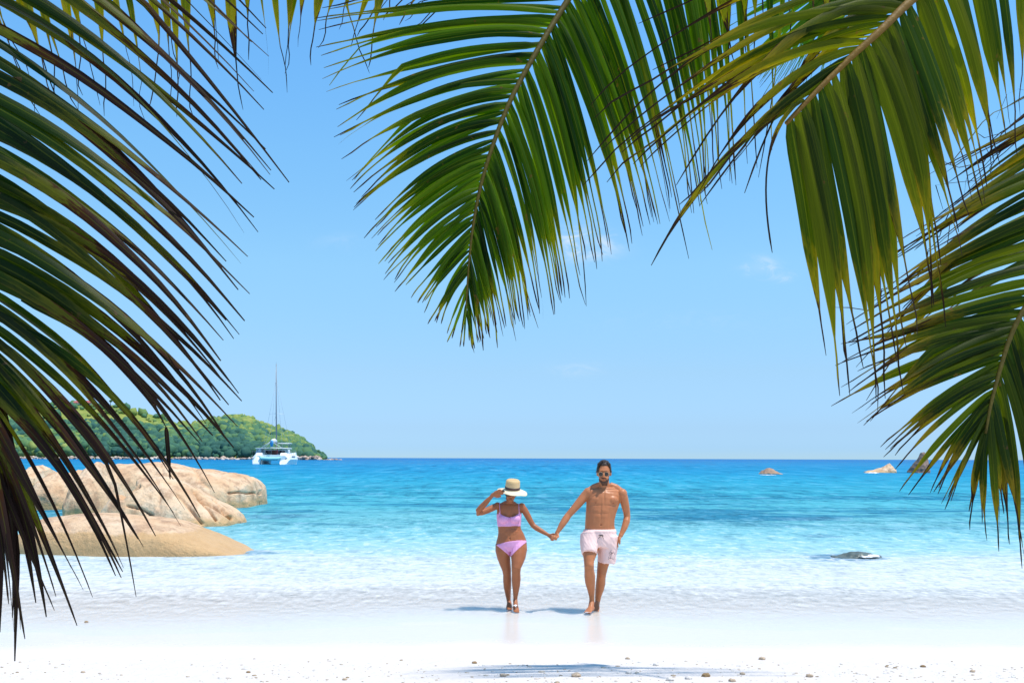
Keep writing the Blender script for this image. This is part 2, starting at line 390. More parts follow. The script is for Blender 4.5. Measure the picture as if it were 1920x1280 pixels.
while cnt < 9000:
    px = rng.uniform(-250, 608); tt = rng.uniform(0.015, 1.06)
    d = D_SH+(D_RD-D_SH)*tt
    H = ridge(px)
    x = (px-CX)/FP*d
    gn = mn.noise(Vector((x*0.02, d*0.02, 7)))
    # the upper slope on the left is open grass
    top = 0.40 + 0.5*min(1, max(0, (px-290)/110)) + 0.13*gn
    if tt > top and rng.random() > 0.035: continue
    r = (1.2+3.6*rng.random()**1.8)*(0.7 if tt > 0.8 else 1)*(0.6 if px > 585 else 1)
    z = hill_z(px, d)
    sh = 0.36 + 0.65*mn.noise(Vector((x*0.018+9, d*0.02, 2))) + rng.normal(0, 0.2) + (0.22 if 330 < px < 470 and tt > .35 else 0) + (0.14 if tt > 0.5 else -0.14+.2*tt)
    if px > 520: sh -= 0.15
    items.append((x, d, z+r*0.55, r, r, r*rng.uniform(0.75, 1.15), min(1, max(0, sh)))); cnt += 1
scatter('forest', items, m_wood, 2, 0.17, kind='stuff', label='dense green wood covering the slopes of the headland', cat='forest')
items = []
m_shore, t, b, o_ = material('shore_rock')
at = N(t, 'ShaderNodeAttribute', attribute_name='shade').outputs['Fac']
t.links.new(ramp(t, at, [(0, (0.22, 0.15, 0.11)), (0.5, (0.50, 0.37, 0.28)), (1, (0.62, 0.52, 0.43))]), b.inputs['Base Color']); b.inputs['Roughness'].default_value = 0.85
for i in range(1500):
    px = rng.uniform(-200, 632) if i > 260 else rng.uniform(545, 640)
    hgt_ = 1.0 if px < 540 else (1.7 if px < 600 else 0.8)
    d = D_SH + rng.uniform(-9, 6) if px < 600 else D_SH+rng.uniform(-6, 60)
    r = abs(rng.normal(0, 0.8))+0.35
    if px > 606: r *= 0.55
    z = rng.uniform(-0.3, 1.2)*hgt_ if px < 606 else rng.uniform(-.2, .25)*max(0, 1-(px-606)/40)
    items.append(((px-CX)/FP*d, d, z, r*1.3, r, r*0.8, rng.random()))
scatter('shoreline_rocks', items, m_shore, 1, 0.12, kind='stuff', label='pale pink boulders strewn along the foot of the headland', cat='rocks')
m_bark = simple('bark', (0.12, 0.09, 0.07), 0.9, 0.2)
for (px, py, hh, lab) in ((207, 752, 3.2, 'round bushy tree standing alone on the grassy ridge top'), (409, 781, 2.6, 'small tree on the dip of the wooded skyline'),
                          (594, 851, 5.5, 'last tree on the low rocky tip of the headland'), (578, 842, 6.0, 'slightly taller tree just before the headland tip')):
    d = D_RD if px < 560 else D_SH+90
    base = P(px, py+4, d)
    tr_ = empty('tree', base, label=lab, cat='tree')
    mb = MB(); mb.tube([(0, 0, -3), (0.2, 0, hh*0.5), (0.5, 0, hh*0.8)], [0.35, 0.25, 0.12], seg=6); mb.build('trunk', m_bark, tr_)
    its = [(rng.normal(0.3, hh*0.2), rng.normal(0, hh*0.2), hh*0.75+rng.normal(0, hh*0.13), hh*0.2, hh*0.2, hh*0.17, rng.uniform(0.1, 0.5)) for _ in range(22)]
    cw = scatter('crown', its, m_wood, 2, 0.2); cw.parent = tr_
# house with a red roof on the ridge
hb = P(158, 757, D_RD-12)
hs = empty('house', hb, label='pale house with red roof on the far ridge behind the palm leaves', cat='house')
mb = MB(); mb.box(-9, -4, -3, 9, 4, 1.0); mb.build('wall', simple('plaster', (0.55, 0.5, 0.48), .8), hs, smooth_=False)
mb = MB(); mb.add([(-10, -5, .9), (10, -5, .9), (10, 5, .9), (-10, 5, .9), (-8, 0, 3.2), (8, 0, 3.2)], [(0, 1, 5, 4), (2, 3, 4, 5), (1, 2, 5), (3, 0, 4), (3, 2, 1, 0)])
mb.build('roof', simple('roof_red', (0.38, 0.10, 0.09), .7), hs, smooth_=False)
mb = MB()
for k in range(4): mb.box(-7+4*k, -4.06, -1.6, -5.4+4*k, -3.99, .2)
mb.build('window', simple('dark_glass', (0.04, 0.05, 0.06), .2), hs, smooth_=False)

# ------------------------------------------------------------------ granite boulders
def granite(name, wet_z=0.35, wet_soft=0.12):
    m, t, b, o_ = material(name)
    geo = N(t, 'ShaderNodeNewGeometry').outputs['Position']; sp = N(t, 'ShaderNodeSeparateXYZ', {0: geo})
    n1 = noise_(t, geo, 0.9, 5, 0.6); n2 = noise_(t, geo, 9, 6, 0.7); n3 = noise_(t, geo, 60, 3, 0.7)
    st = noise_(t, N(t, 'ShaderNodeVectorMath', {0: geo, 1: (2.2, 2.2, 0.5)}, operation='MULTIPLY').outputs[0], 1.3, 5, 0.65)
    c = ramp(t, n1, [(0.3, (0.60, 0.345, 0.18)), (0.5, (0.74, 0.49, 0.29)), (0.7, (0.80, 0.59, 0.40))])
    c = mixc(t, math_(t, 'MULTIPLY', smooth(t, st, 0.46, 0.66), 0.7), c, (0.38, 0.21, 0.12))
    c = mixc(t, math_(t, 'MULTIPLY', smooth(t, n2, 0.52, 0.68), 0.32), c, (0.34, 0.21, 0.14))
    c = mixc(t, math_(t, 'MULTIPLY', smooth(t, n3, 0.52, 0.70), 0.3), c, (0.25, 0.18, 0.13))
    zz = math_(t, 'MULTIPLY_ADD', math_(t, 'SUBTRACT', n1, 0.5), 0.5, sp.outputs[2])
    wetm = math_(t, 'SUBTRACT', 1.0, smooth(t, zz, wet_z-wet_soft, wet_z+wet_soft))
    wc = mixc(t, n2, (0.66, 0.40, 0.18), (0.50, 0.29, 0.12))
    wc = mixc(t, math_(t, 'MULTIPLY', smooth(t, n3, 0.5, 0.66), 0.5), wc, (0.70, 0.48, 0.24))
    c = mixc(t, math_(t, 'MULTIPLY', wetm, 0.85), c, wc)
    t.links.new(c, b.inputs['Base Color'])
    t.links.new(math_(t, 'MULTIPLY_ADD', wetm, -0.25, 0.85), b.inputs['Roughness']); b.inputs['Specular IOR Level'].default_value = 0.3
    hh = math_(t, 'ADD', math_(t, 'MULTIPLY', n2, 0.6), math_(t, 'MULTIPLY', n3, 0.14))
    hh = math_(t, 'ADD', hh, math_(t, 'MULTIPLY', math_(t, 'ABSOLUTE', math_(t, 'SUBTRACT', noise_(t, geo, 2.2, 6, .6), .5)), 1.6))
    t.links.new(N(t, 'ShaderNodeBump', {'Strength': 0.8, 'Distance': 0.10, 'Height': hh}).outputs[0], b.inputs['Normal'])
    return m
gr_front, gr_mid = granite('granite_worn', 0.42, 0.03), granite('granite', 0.22, 0.10)
def boulder(prof, d, hd, mat, label, ex=2.4, amp=0.05, lean=0.0, sub=80, seed=0.0, cracks=(), below=0.5, group=None, cat='boulder', yaw=0.0, fr=1.0):
    """rounded rock with the given skyline (px,py) at distance d and half depth hd(px)"""
    xs = [p[0] for p in prof]; zs = [P(p[0], p[1], d).z for p in prof]
    n = 2*sub; v = []; m = int(sub*1.5)
    x0, x1 = xs[0], xs[-1]
    for i in range(n+1):
        u = i/n; u2 = 0.5-0.5*math.cos(math.pi*u)
        px = x0+(x1-x0)*u2
        zt = float(np.interp(px, xs, zs)); e = max(0.0, 1-abs(2*u2-1)**4)**0.4
        hy = hd*(0.12+0.88*e) if 0 < i < n else 0.02
        xw = (px-CX)/FP*d
        yoff = yaw*(u2-0.5)*(x1-x0)/FP*d
        for k in range(m+1):
            a = -0.25+ (math.pi+0.5)*k/m
            ca, sa = math.cos(a), math.sin(a)
            yy_ = -math.copysign(abs(ca)**(2/ex), ca)*hy
            if sa >= 0: z = zt*(sa**(2/ex)); 
            else: z = below*sa*2.2
            v.append(Vector((xw, d+yy_+lean*z+yoff, z)))
    # noise and cracks along the normal
    nc = m+1
    ctr = Vector(((xs[0]+xs[-1])/2-CX, 0, 0))/FP*d; ctr.y = d
    out_ = []
    for p in v:
        q = p+Vector((seed, seed*1.7, 0))
        nv = (p-Vector((p.x*0.5+ctr.x*0.5, d, -0.3))).normalized()
        k = amp*(mn.noise(q*0.8*fr)*1.3 + (0.35-abs(mn.noise(q*1.3*fr)))*1.1 + mn.noise(q*3*fr)*0.35 + mn.noise(q*8*fr)*0.14)
        for (pts, dep_, wd) in cracks:
            ppx, ppy = unP(p)
            best = 1e9
            for (ax, ay), (bx, by) in zip(pts[:-1], pts[1:]):
                dx, dy = bx-ax, by-ay; tt = min(1, max(0, ((ppx-ax)*dx+(ppy-ay)*dy)/(dx*dx+dy*dy)))
                best = min(best, math.hypot(ppx-ax-tt*dx, ppy-ay-tt*dy))
            if best < 4*wd and p.y < d+0.3*hd: k -= dep_*math.exp(-(best/wd)**2)
        out_.append(p+nv*k)
    org = Vector((ctr.x, d, 0))
    return obj('boulder', out_, grid_faces(n+1, nc), mat, None, org, label=label, cat=cat, group=group)
boulder([(12, 1042), (28, 1020), (45, 1000), (68, 981), (95, 970), (130, 966), (170, 964.5), (217, 966), (284, 970), (339, 977), (380, 991), (418, 1008), (450, 1023), (474, 1036)],
        19.6, 1.15, gr_front, 'long low granite slab, nearest of the boulders, orange along its foot', ex=2.6, amp=0.035, group='granite boulders at the left of the bay', yaw=-0.12)
boulder([(205, 975), (216, 952), (228, 928), (240, 914), (262, 903), (290, 897), (320, 896), (345, 905), (372, 922), (398, 938), (420, 948), (440, 960), (450, 976)],
        27.5, 1.6, gr_mid, 'cracked tan boulder between the front slab and the tall one, toe in the water', ex=2.3, amp=0.07, seed=4.2,
        cracks=[([(226, 925), (236, 912), (246, 906)], .45, 7), ([(290, 897), (300, 925), (296, 950)], .06, 4), ([(400, 938), (424, 962)], .2, 1.5), ([(238, 948), (250, 950), (266, 954), (285, 966)], 0.22, 1.5), ([(362, 922), (385, 940), (412, 958), (432, 972)], 0.30, 2.4), ([(238, 925), (250, 918), (262, 912)], 0.2, 2), ([(330, 925), (362, 960), (378, 980)], 0.12, 3), ([(372, 935), (392, 955), (405, 975)], .2, 1.6)],
        group='granite boulders at the left of the bay', yaw=0.05)
boulder([(186, 945), (190, 905), (196, 882), (206, 873), (219, 869), (252, 869.5), (300, 869), (330, 871), (366, 879), (405, 884), (440, 889), (466, 894), (479, 903), (486, 918), (488, 938)],
        38, 2.6, gr_mid, 'tallest smooth boulder, its rounded back ending in a blunt snout over the white splash', ex=2.9, amp=0.08, seed=9.1,
        cracks=[([(428, 924), (445, 922), (465, 923.5), (488, 923)], 0.28, 1.0), ([(366, 879), (374, 900), (392, 915)], .12, 4), ([(300, 872), (306, 890)], .08, 3)], group='granite boulders at the left of the bay')
boulder([(146, 962), (152, 920), (160, 890), (172, 874), (186, 868), (198, 876), (212, 900), (226, 940), (232, 960)],
        31, 1.7, gr_mid, 'upright brown boulder half shaded beside the cracked one, seen through dark leaflets', ex=2.2, amp=0.12, seed=2.3, group='granite boulders at the left of the bay')
boulder([(74, 958), (80, 930), (92, 905), (110, 888), (130, 880), (150, 886), (163, 905), (172, 940), (176, 960)],
        36, 2.0, gr_mid, 'tan boulder behind the palm leaflets, second from the left edge', ex=2.3, amp=0.12, seed=6.3, group='granite boulders at the left of the bay')
boulder([(48, 905), (54, 884), (64, 874), (76, 872), (90, 880), (97, 897), (100, 905)],
        62, 2.0, gr_mid, 'small far boulder leftmost of the rock group, behind the palm leaflets', ex=2.3, amp=0.10, seed=1.3, group='granite boulders at the left of the bay')
boulder([(1425, 888.5), (1430, 881), (1438, 877), (1446, 879), (1456, 884), (1465, 888.5)], 122, 1.3, simple('brown_rock', (0.36, 0.22, 0.14), 0.8, bump=.6, bscale=1.5, var=.4), 'small brown wedge of rock standing alone out in the sea', ex=1.7, amp=0.18, seed=3.3, sub=40, cat='rock')
boulder([(1623, 885), (1640, 882), (1648, 877), (1658, 875), (1667, 868), (1673, 872), (1677, 885)], 140, 1.6, gr_mid, 'pale pointed rock with a long low tail out in the sea', ex=1.7, amp=0.2, seed=8.3, sub=40, cat='rock')
boulder([(1706, 885), (1714, 868), (1722, 856), (1733, 844), (1743, 848), (1738, 868), (1730, 885)][:0] or [(1708, 885), (1713, 874), (1721, 861), (1729, 850), (1734, 849), (1736, 868), (1737, 885)], 140, 2.2, simple('dark_rock', (0.20, 0.13, 0.095), 0.8, bump=.6, bscale=1.5, var=.5), 'dark leaning rock in the sea right beside the hanging palm leaves', ex=1.8, amp=0.25, seed=5.3, sub=40, cat='rock')
# awash rock with foam on the right
boulder([(1560, 1043), (1578, 1040), (1596, 1037), (1612, 1035.5), (1626, 1037), (1640, 1040), (1652, 1043)], 18.7, 0.26, simple('weedy_rock', (0.10, 0.12, 0.10), 0.4, bump=1, bscale=8, var=.6), 'dark weedy rock just breaking the surface inside a patch of foam', ex=1.6, amp=0.05, seed=5.9, sub=40, cat='rock', fr=3)
m_foam, t, b, o_ = material('foam')
geo = N(t, 'ShaderNodeTexCoord').outputs['Object']
uvr = N(t, 'ShaderNodeAttribute', attribute_name='edge').outputs['Fac']
nz = noise_(t, N(t, 'ShaderNodeVectorMath', {0: geo, 1: (5, 9, 5)}, operation='MULTIPLY').outputs[0], 1.0, 6, 0.75, 1.0)
b.inputs['Base Color'].default_value = (0.86, 0.88, 0.9, 1); b.inputs['Roughness'].default_value = 0.6
al = smooth(t, math_(t, 'ADD', nz, math_(t, 'MULTIPLY_ADD', uvr, 0.9, -0.42)), 0.44, 0.58)
mx = N(t, 'ShaderNodeMixShader', {0: al, 1: N(t, 'ShaderNodeBsdfTransparent').outputs[0], 2: b.outputs[0]}); t.links.new(mx.outputs[0], o_.inputs[0])
def foam(px, py, wpx, hd, label, lift=0.03):
    d = FP*CAMZ/(py-HY); n = 40; m = 8; v = []; e = []
    for j in range(m+1):
        r = j/m
        for k in range(n):
            a = 6.2832*k/n
            rr = r*(1+0.25*mn.noise(Vector((math.cos(a)*1.5, math.sin(a)*1.5, px))))
            x = wpx/FP*d*math.cos(a)*rr; y = hd*math.sin(a)*rr
            v.append((x, y, lift*(1-r*r)*(1+1.5*mn.noise(Vector((x*5, y*8, px))))+0.012)); e.append(1-r)
    o = obj('foam', v, grid_faces(m+1, n, True), m_foam, label=label, kind='stuff', cat='foam'); o.location = ((px-CX)/FP*d, d, 0.0)
    a_ = o.data.attributes.new('edge', 'FLOAT', 'POINT'); a_.data.foreach_set('value', e)
foam(1625, 1043.5, 46, 0.40, 'white foam breaking over the weedy rock', 0.035)
foam(1440, 889, 22, 2.0, 'thin foam round the lone brown wedge of rock', .04)
foam(488, 937, 15, 0.9, 'white splash at the snout of the tall boulder', 0.12)
foam(1635, 885, 22, 1.5, 'thin foam along the pointed rock', .1)
foam(967, 1145, 11, 0.16, 'splash round the front foot of the woman', 0.05)
foam(1104, 1150, 12, 0.12, 'ripple round the front foot of the man', 0.012)

# ------------------------------------------------------------------ catamaran
wh = simple('gelcoat', (0.88, 0.86, 0.82), 0.25, 0.5, var=0.03, bscale=2)
gy = simple('alloy', (0.20, 0.21, 0.23), 0.45, 0.4)
dk = simple('tinted_window', (0.03, 0.04, 0.06), 0.1)
cw_ = simple('cockpit_wood', (0.22, 0.07, 0.05), 0.5); blu = simple('blue_canvas', (0.05, 0.30, 0.55), 0.8); tea = simple('dinghy_grey', (0.30, 0.62, 0.60), 0.6)
rope = simple('rope', (0.40, 0.46, 0.50), 0.6)
DC = 262.0; S = DC/FP      # metres per photo pixel
boat = empty('catamaran', ((514-CX)*S, DC, 0), label='white sailing catamaran anchored off the headland, sails down, seen from astern', cat='boat')
def hull(cx, sgn):
    mb = MB(); v = []; secs = [(0, .0, .86), (1.2, .1, 1.0), (4, .12, 1.05), (8, .1, 1.0), (12, .05, .7), (14.5, 0.3, .12)]
    o_x = lambda a, b_: (-a if sgn < 0 else -b_)
    prof = [(-.85, -.6), (-1.0, .3), (o_x(1.35, 1.2), 1.2), (o_x(1.15, 1.2), 2.0), (o_x(.35, 1.1), 2.9), (-o_x(1.1, .35), 2.9), (-o_x(1.2, 1.15), 2.0), (-o_x(1.2, 1.35), 1.2), (1.0, .3), (.85, -.6)]
    for (y, rise, k) in secs:
        for (x, z) in prof: v.append((cx*S+x*k*1.05, y-4 - (0.9 if z < 1 and y == 0 else 0), z*(1 if y > 0 else 0.78)+rise))
    n = len(prof)
    mb.add(v, grid_faces(len(secs), n, True)+[tuple(range(n))[::-1]])
    o = mb.build('hull', wh, boat, smooth_=False)
    mb = MB(); mb.box(cx*S-.55, -4.1, .55, cx*S+.55, -3.5, .62); mb.box(cx*S-.5, -3.9, 1.1, cx*S+.5, -3.3, 1.16); mb.build('stern_step', gy, o, smooth_=False)
    mb = MB(); mb.box(cx*S-.35-.6*sgn*-1, -4.03, 1.35, cx*S+.2-.6*sgn*-1, -3.92, 1.6); mb.build('hatch', dk, o, smooth_=False)
    mb = MB(); mb.box(cx*S+sgn*1.36, -1, 1.9, cx*S+sgn*1.43, 3, 2.2); mb.build('window', dk, o, smooth_=False)
hull(-25, -1); hull(25, 1)
mb = MB(); mb.box(-3.3, -3, 1.45, 3.3, 9, 2.5); mb.build('bridge_deck', wh, boat, smooth_=False)
mb = MB(); v = []
for (y, w, z) in ((1.5, 3.5, 2.5), (1.5, 3.3, 3.9), (7, 2.6, 3.85), (9, 2.2, 2.5)): v += [(-w, y, z), (w, y, z)]
mb.add(v, [(0, 1, 3, 2), (2, 3, 5, 4), (4, 5, 7, 6), (0, 2, 4, 6), (1, 7, 5, 3)]); mb.build('cabin', wh, boat, smooth_=False)
for (x0, x1) in ((-2.6, -1.1), (0.5, 2.5)):
    mb = MB(); mb.box(x0, 1.42, 2.7, x1, 1.48, 3.6); mb.build('window', dk, boat, smooth_=False)
mb = MB(); mb.box(-1.0, 1.40, 2.5, 0.4, 1.47, 3.7); mb.build('door', cw_, boat, smooth_=False)
mb = MB(); mb.tube([(-4.3, -.6, 4.15), (0, -.6, 4.3), (4.4, -.6, 4.15)], 2.3, .12, seg=16, ref=Vector((0, 0, 1))); mb.build('hardtop', wh, boat)
for x in (-3.7, 3.8):
    mb = MB(); mb.tube([(x, -2.6, 2.5), (x*1.0, -2.4, 4.1)], .05, seg=6); mb.build('post', gy, boat)
mb = MB(); mb.add([(-4.5, -2.4, 2.2), (-3.2, -2.4, 2.2), (-2.9, -2.3, 4.1), (-3.9, -2.3, 4.1), (-4.5, 1, 2.2), (-3.2, 1, 2.2), (-2.9, 1, 4.1), (-3.9, 1, 4.1)],
       [(0, 1, 2, 3), (5, 4, 7, 6), (4, 0, 3, 7), (1, 5, 6, 2), (3, 2, 6, 7)]); mb.build('side_screen', simple('canvas_grey', (.5, .53, .56), .8), boat, smooth_=False)
mb = MB(); mb.tube([(1.0, .5, 5.55), (4.4, .5, 5.5)], 1.2, .1, seg=12, ref=Vector((0, 0, 1))); mb.build('sun_awning', wh, boat)
for x, y in ((1.6, -.4), (3.9, -.4), (1.6, 1.4), (3.9, 1.4)):
    mb = MB(); mb.tube([(x, y, 4.2), (x, y, 5.5)], .04, seg=6); mb.build('awning_post', gy, boat)
mb = MB(); mb.tube([(0, 2.6, 3.6), (-.1, 2.6, 14), (-.15, 2.6, 26.6)], [.17, .15, .09], [.26, .22, .12], seg=10); mst = mb.build('mast', gy, boat)
mb = MB(); mb.tube([(-.15, 2.6, 26.6), (-.15, 2.6, 27.2)], .02, seg=5); mb.build('antenna', gy, mst)
mb = MB(); mb.tube([(-1.9, 2.6, 13.3), (0, 2.75, 13.5), (1.9, 2.6, 13.3)], .05, seg=6); mb.build('spreader', wh, mst)
mb = MB(); mb.tube([(0, 2.4, 5.6), (.05, -3.6, 5.9)], .14, seg=8); bm_ = mb.build('boom', gy, boat)
mb = MB(); mb.tube([(0, 2.3, 6.1), (.05, 0, 6.3), (.05, -3.2, 6.2)], [.4, .5, .25], [.3, .36, .2], seg=12); mb.build('sail_bag', wh, bm_)
mb = MB(); mb.tube([(.1, -3.3, 6.3), (.15, -3.3, 5.6), (.1, -3.3, 4.6)], [.25, .5, .3], [.2, .2, .1], seg=10); mb.build('blue_cloth', blu, bm_)
for pts in ([(-3.9, 3, 3.1), (-1.9, 2.6, 13.3), (-.15, 2.6, 22.2)], [(3.9, 3, 3.1), (1.9, 2.6, 13.3), (-.1, 2.6, 22.2)], [(0, 10, 3.1), (-.1, 2.8, 23)], [(0, -3.5, 6), (-.1, 2.4, 26)],
            [(-3.8, 2.8, 3.1), (-.1, 2.6, 13)], [(3.8, 2.8, 3.1), (-.1, 2.6, 13)]):
    mb = MB(); mb.tube(pts, .028, seg=5); mb.build('shroud', rope, boat)
for pts in ([(-3.2, -2.8, 4.0), (0, -3.4, 6)], [(3.2, -2.8, 4.0), (.2, -3.4, 5.9)], [(-2, -2.8, 4.2), (-.1, -3.0, 6)]):
    mb = MB(); mb.tube(pts, .05, seg=5); mb.build('sheet_rope', wh, boat)
for sgn in (-1, 1):
    for k in range(4):
        mb = MB(); mb.tube([(sgn*4.75, -3.5+2.6*k, 2.4), (sgn*4.75, -3.5+2.6*k, 3.5)], .025, seg=5); mb.build('stanchion', gy, boat)
    mb = MB(); mb.tube([(sgn*4.75, -3.8, 3.45), (sgn*4.75, 5, 3.5)], .02, seg=5); mb.build('guard_rail', gy, boat)
dn = MB(); dn.tube([(-2.6, -4.2, 1.9), (-2.2, -4.3, 1.55), (0, -4.3, 1.45), (2.0, -4.3, 1.5), (2.7, -4.2, 1.75)], [.3, .42, .45, .42, .25], [.6, .8, .85, .8, .6], seg=12)
tag(dn.build('dinghy', tea, None), 'small teal inflatable dinghy slung across the stern of the catamaran', 'dinghy').location = boat.location
mb = MB(); mb.tube([(0, 0.4, 2.6), (0, .4, 3.0), (.02, .4, 3.35), (.02, .4, 3.6), (.02, .4, 3.85)], [.2, .22, .24, .1, .12], [.13, .14, .15, .1, .12], seg=8)
o = mb.build('person', simple('red_shirt', (.5, .1, .1), .8), None, label='tiny figure in red in the cockpit of the catamaran', cat='person'); o.location = boat.location + Vector((.9, -.8, .1))

# ------------------------------------------------------------------ coral bits on the dry sand
m_bit = simple('coral', (0.50, 0.38, 0.27), 0.9, 0.2, bump=.8, bscale=60, var=.45)
m_bit2 = simple('bleached_coral', (0.62, 0.57, 0.52), 0.9, 0.2, bump=.8, bscale=60, var=.3)
m_bit3 = simple('dark_shell', (0.30, 0.19, 0.09), 0.8, 0.3, bump=.8, bscale=60, var=.4)
def ground_pt(px, py):
    d = 9.0
    for _ in range(12): d = FP*(CAMZ-sand_z((px-CX)/FP*d, d))/(py-HY)
    return Vector(((px-CX)/FP*d, d, sand_z((px-CX)/FP*d, d)))
def lump(px, py, r, mat, label, name='coral_fragment', cat='coral', sq=0.7, sub=3, holes=0.35):
    p = ground_pt(px, py); v, f = ico(sub); s = px*0.37
    v = [Vector(q)*(1+holes*mn.noise(Vector(q)*2.1+Vector((s, 0, 0)))+0.15*mn.noise(Vector(q)*6+Vector((s, 0, 0)))) for q in v]
    v = [Vector((q.x*r*1.25, q.y*r, q.z*r*sq)) for q in v]
    o = obj(name, v, [tuple(a) for a in f.tolist()], mat, None, label=label, cat=cat, group='coral fragments on the dry sand'); o.location = p+Vector((0, 0, r*sq*0.45)); return o
for (px, py, r, mt, lb) in (
    (1325, 1266, .028, m_bit3, 'knobbly brown coral lump at the right end of the palm shadow'),
    (1082, 1267, .030, m_bit, 'tan rounded coral lump at the left part of the palm shadow'),
    (1180, 1261, .020, m_bit2, 'grey flat coral piece lying in the middle of the palm shadow'),
    (1258, 1274, .026, m_bit2, 'pale stone at the bottom edge inside the palm shadow'),
    (1292, 1271, .022, m_bit2, 'off-white lump just left of the knobbly brown one'),
    (1374, 1275, .022, m_bit, 'tan lump at the bottom edge just right of the palm shadow'),
    (1393, 1262, .018, m_bit, 'small tan piece right of the palm shadow, above the bottom lump'),
    (1519, 1266, .024, m_bit, 'light brown coral piece alone on bright sand right of the shadow'),
    (1732, 1247, .018, m_bit3, 'orange brown bit near the wet line, second from the right side'),
    (1825, 1256, .017, m_bit, 'light brown crumb furthest toward the right side of the beach'),
    (1430, 1234, .024, m_bit, 'flat tan shell on the edge of the wet sand'),
    (945, 1267, .022, m_bit, 'orange tan lump at the left end of the palm shadow'),
    (891, 1243, .018, m_bit3, 'olive brown sliver on the edge of the wet sand left of centre'),
    (648, 1275, .016, m_bit, 'tan crumb at the bottom edge beneath the faint shadow tip'),
    (467, 1262, .014, m_bit3, 'small dark brown crumb left of the faint shadow tip'),
    (157, 1263, .014, m_bit, 'single tan crumb near the lower left corner'),
    (1231, 1246, .020, m_bit2, 'broad pale piece on the upper edge of the palm shadow'),
    (1178, 1234, .017, m_bit, 'tan piece sitting above the palm shadow on the wet line')):
    lump(px, py, r, mt, lb)
lump(163, 1169, .018, m_bit3, 'single small brown pebble on the wet sand at the left', 'pebble', 'pebble')
items = []
for i in range(1500):
    px = rng.uniform(-100, 2020); py = 1236+50*rng.random()**0.8
    if px < 400 and rng.random() < 0.55: continue
    cl = mn.noise(Vector((px*0.02, py*0.09, 3)))
    if cl < -0.05 and rng.random() < 0.75: continue
    p = ground_pt(px, py); r = abs(rng.normal(0, 0.0040))+0.0018
    items.append((p.x, p.y, p.z+r*0.25, r*rng.uniform(1, 2.2), r*rng.uniform(.8, 1.4), r*0.55, rng.random()))
m_grit, t, b, o_ = material('shell_grit')
at = N(t, 'ShaderNodeAttribute', attribute_name='shade').outputs['Fac']
t.links.new(ramp(t, at, [(0, (0.28, 0.19, 0.10)), (0.35, (0.5, 0.38, 0.25)), (0.7, (0.62, 0.55, 0.46)), (1, (0.7, 0.68, 0.64))]), b.inputs['Base Color']); b.inputs['Roughness'].default_value = 0.85
scatter('shell_grit', items, m_grit, 1, 0.15, kind='stuff', label='tiny shell and coral crumbs scattered over the dry sand', cat='shell grit')
# ------------------------------------------------------------------ people
def skin(name, c):
    m, t, b, o_ = material(name)
    at = N(t, 'ShaderNodeAttribute', attribute_name='paint').outputs['Fac']
    v = N(t, 'ShaderNodeTexCoord').outputs['Object']
    nz = noise_(t, v, 7, 4, 0.6); fine = noise_(t, v, 160, 2, 0.6)
    cc = mixc(t, nz, tuple(k*0.74 for k in c), tuple(k*1.22 for k in c))
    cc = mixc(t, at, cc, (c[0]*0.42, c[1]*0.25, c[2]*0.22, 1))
    t.links.new(cc, b.inputs['Base Color'])
    b.inputs['Roughness'].default_value = 0.42; b.inputs['Specular IOR Level'].default_value = 0.3
    b.inputs['Subsurface Weight'].default_value = 0.12; b.inputs['Subsurface Radius'].default_value = (0.02, 0.008, 0.004); b.inputs['Subsurface Scale'].default_value = 1.0
    t.links.new(N(t, 'ShaderNodeBump', {'Strength': 0.25, 'Distance': 0.002, 'Height': fine}).outputs[0], b.inputs['Normal'])
    return m
def cloth(name, c, rough=0.85):
    m, t, b, o_ = material(name)
    v = N(t, 'ShaderNodeTexCoord').outputs['Object']
    nz = noise_(t, v, 14, 4, 0.6)
    t.links.new(mixc(t, nz, tuple(k*0.92 for k in c), tuple(min(1, k*1.06) for k in c)), b.inputs['Base Color'])
    b.inputs['Roughness'].default_value = rough; b.inputs['Specular IOR Level'].default_value = 0.2
    t.links.new(N(t, 'ShaderNodeBump', {'Strength': 0.3, 'Distance': 0.004, 'Height': nz}).outputs[0], b.inputs['Normal'])
    return m
def hand(mb, wrist, d, side, curl, L_=0.17, thumb=1, spread=0.10, k=1.0, tcurl=0.5):
    """palm, four fingers of unequal length bent at the knuckles, thumb from the side of the palm"""
    d = Vector(d).normalized(); side = Vector(side); side = (side-d*side.dot(d)).normalized(); nrm = d.cross(side).normalized()
    w = Vector(wrist)
    mb.tube([w-d*.02, w+d*.02*k, w+d*.05*k, w+d*.085*k], [.022*k, .030*k, .038*k, .036*k], [.018*k, .017*k, .017*k, .013*k], seg=12, ref=nrm)
    for i, (ln, off) in enumerate(((.058, -1.45), (.072, -.5), (.068, .5), (.052, 1.4))):
        p = w+d*(.072 if i in (1, 2) else .066)*k+side*off*.0185*k
        dd = (d+side*off*spread*0.5).normalized(); pts = [p-d*.02]; pts.append(p)
        for seg_, fr_ in enumerate((.50, .30, .22)):
            rot = Matrix.Rotation(curl*(0.9, 1.1, 0.8)[seg_]*(1+0.08*i), 3, side)
            dd = (rot @ dd).normalized(); pts.append(pts[-1]+dd*ln*fr_*k*1.25)
        mb.tube(pts, [.010*k, .0100*k, .0094*k, .0088*k, .0075*k], seg=8, ref=nrm)
    p = w+d*.02*k+side*thumb*.024*k
    t1 = (d*.75+side*thumb*.75).normalized(); t2 = (Matrix.Rotation(tcurl, 3, side) @ (d*.95+side*thumb*.25)).normalized()
    mb.tube([p-t1*.01, p+t1*.028*k, p+t1*.028*k+t2*.028*k, p+t1*.028*k+t2*.052*k], [.014*k, .0125*k, .0108*k, .0085*k], seg=8, ref=nrm)
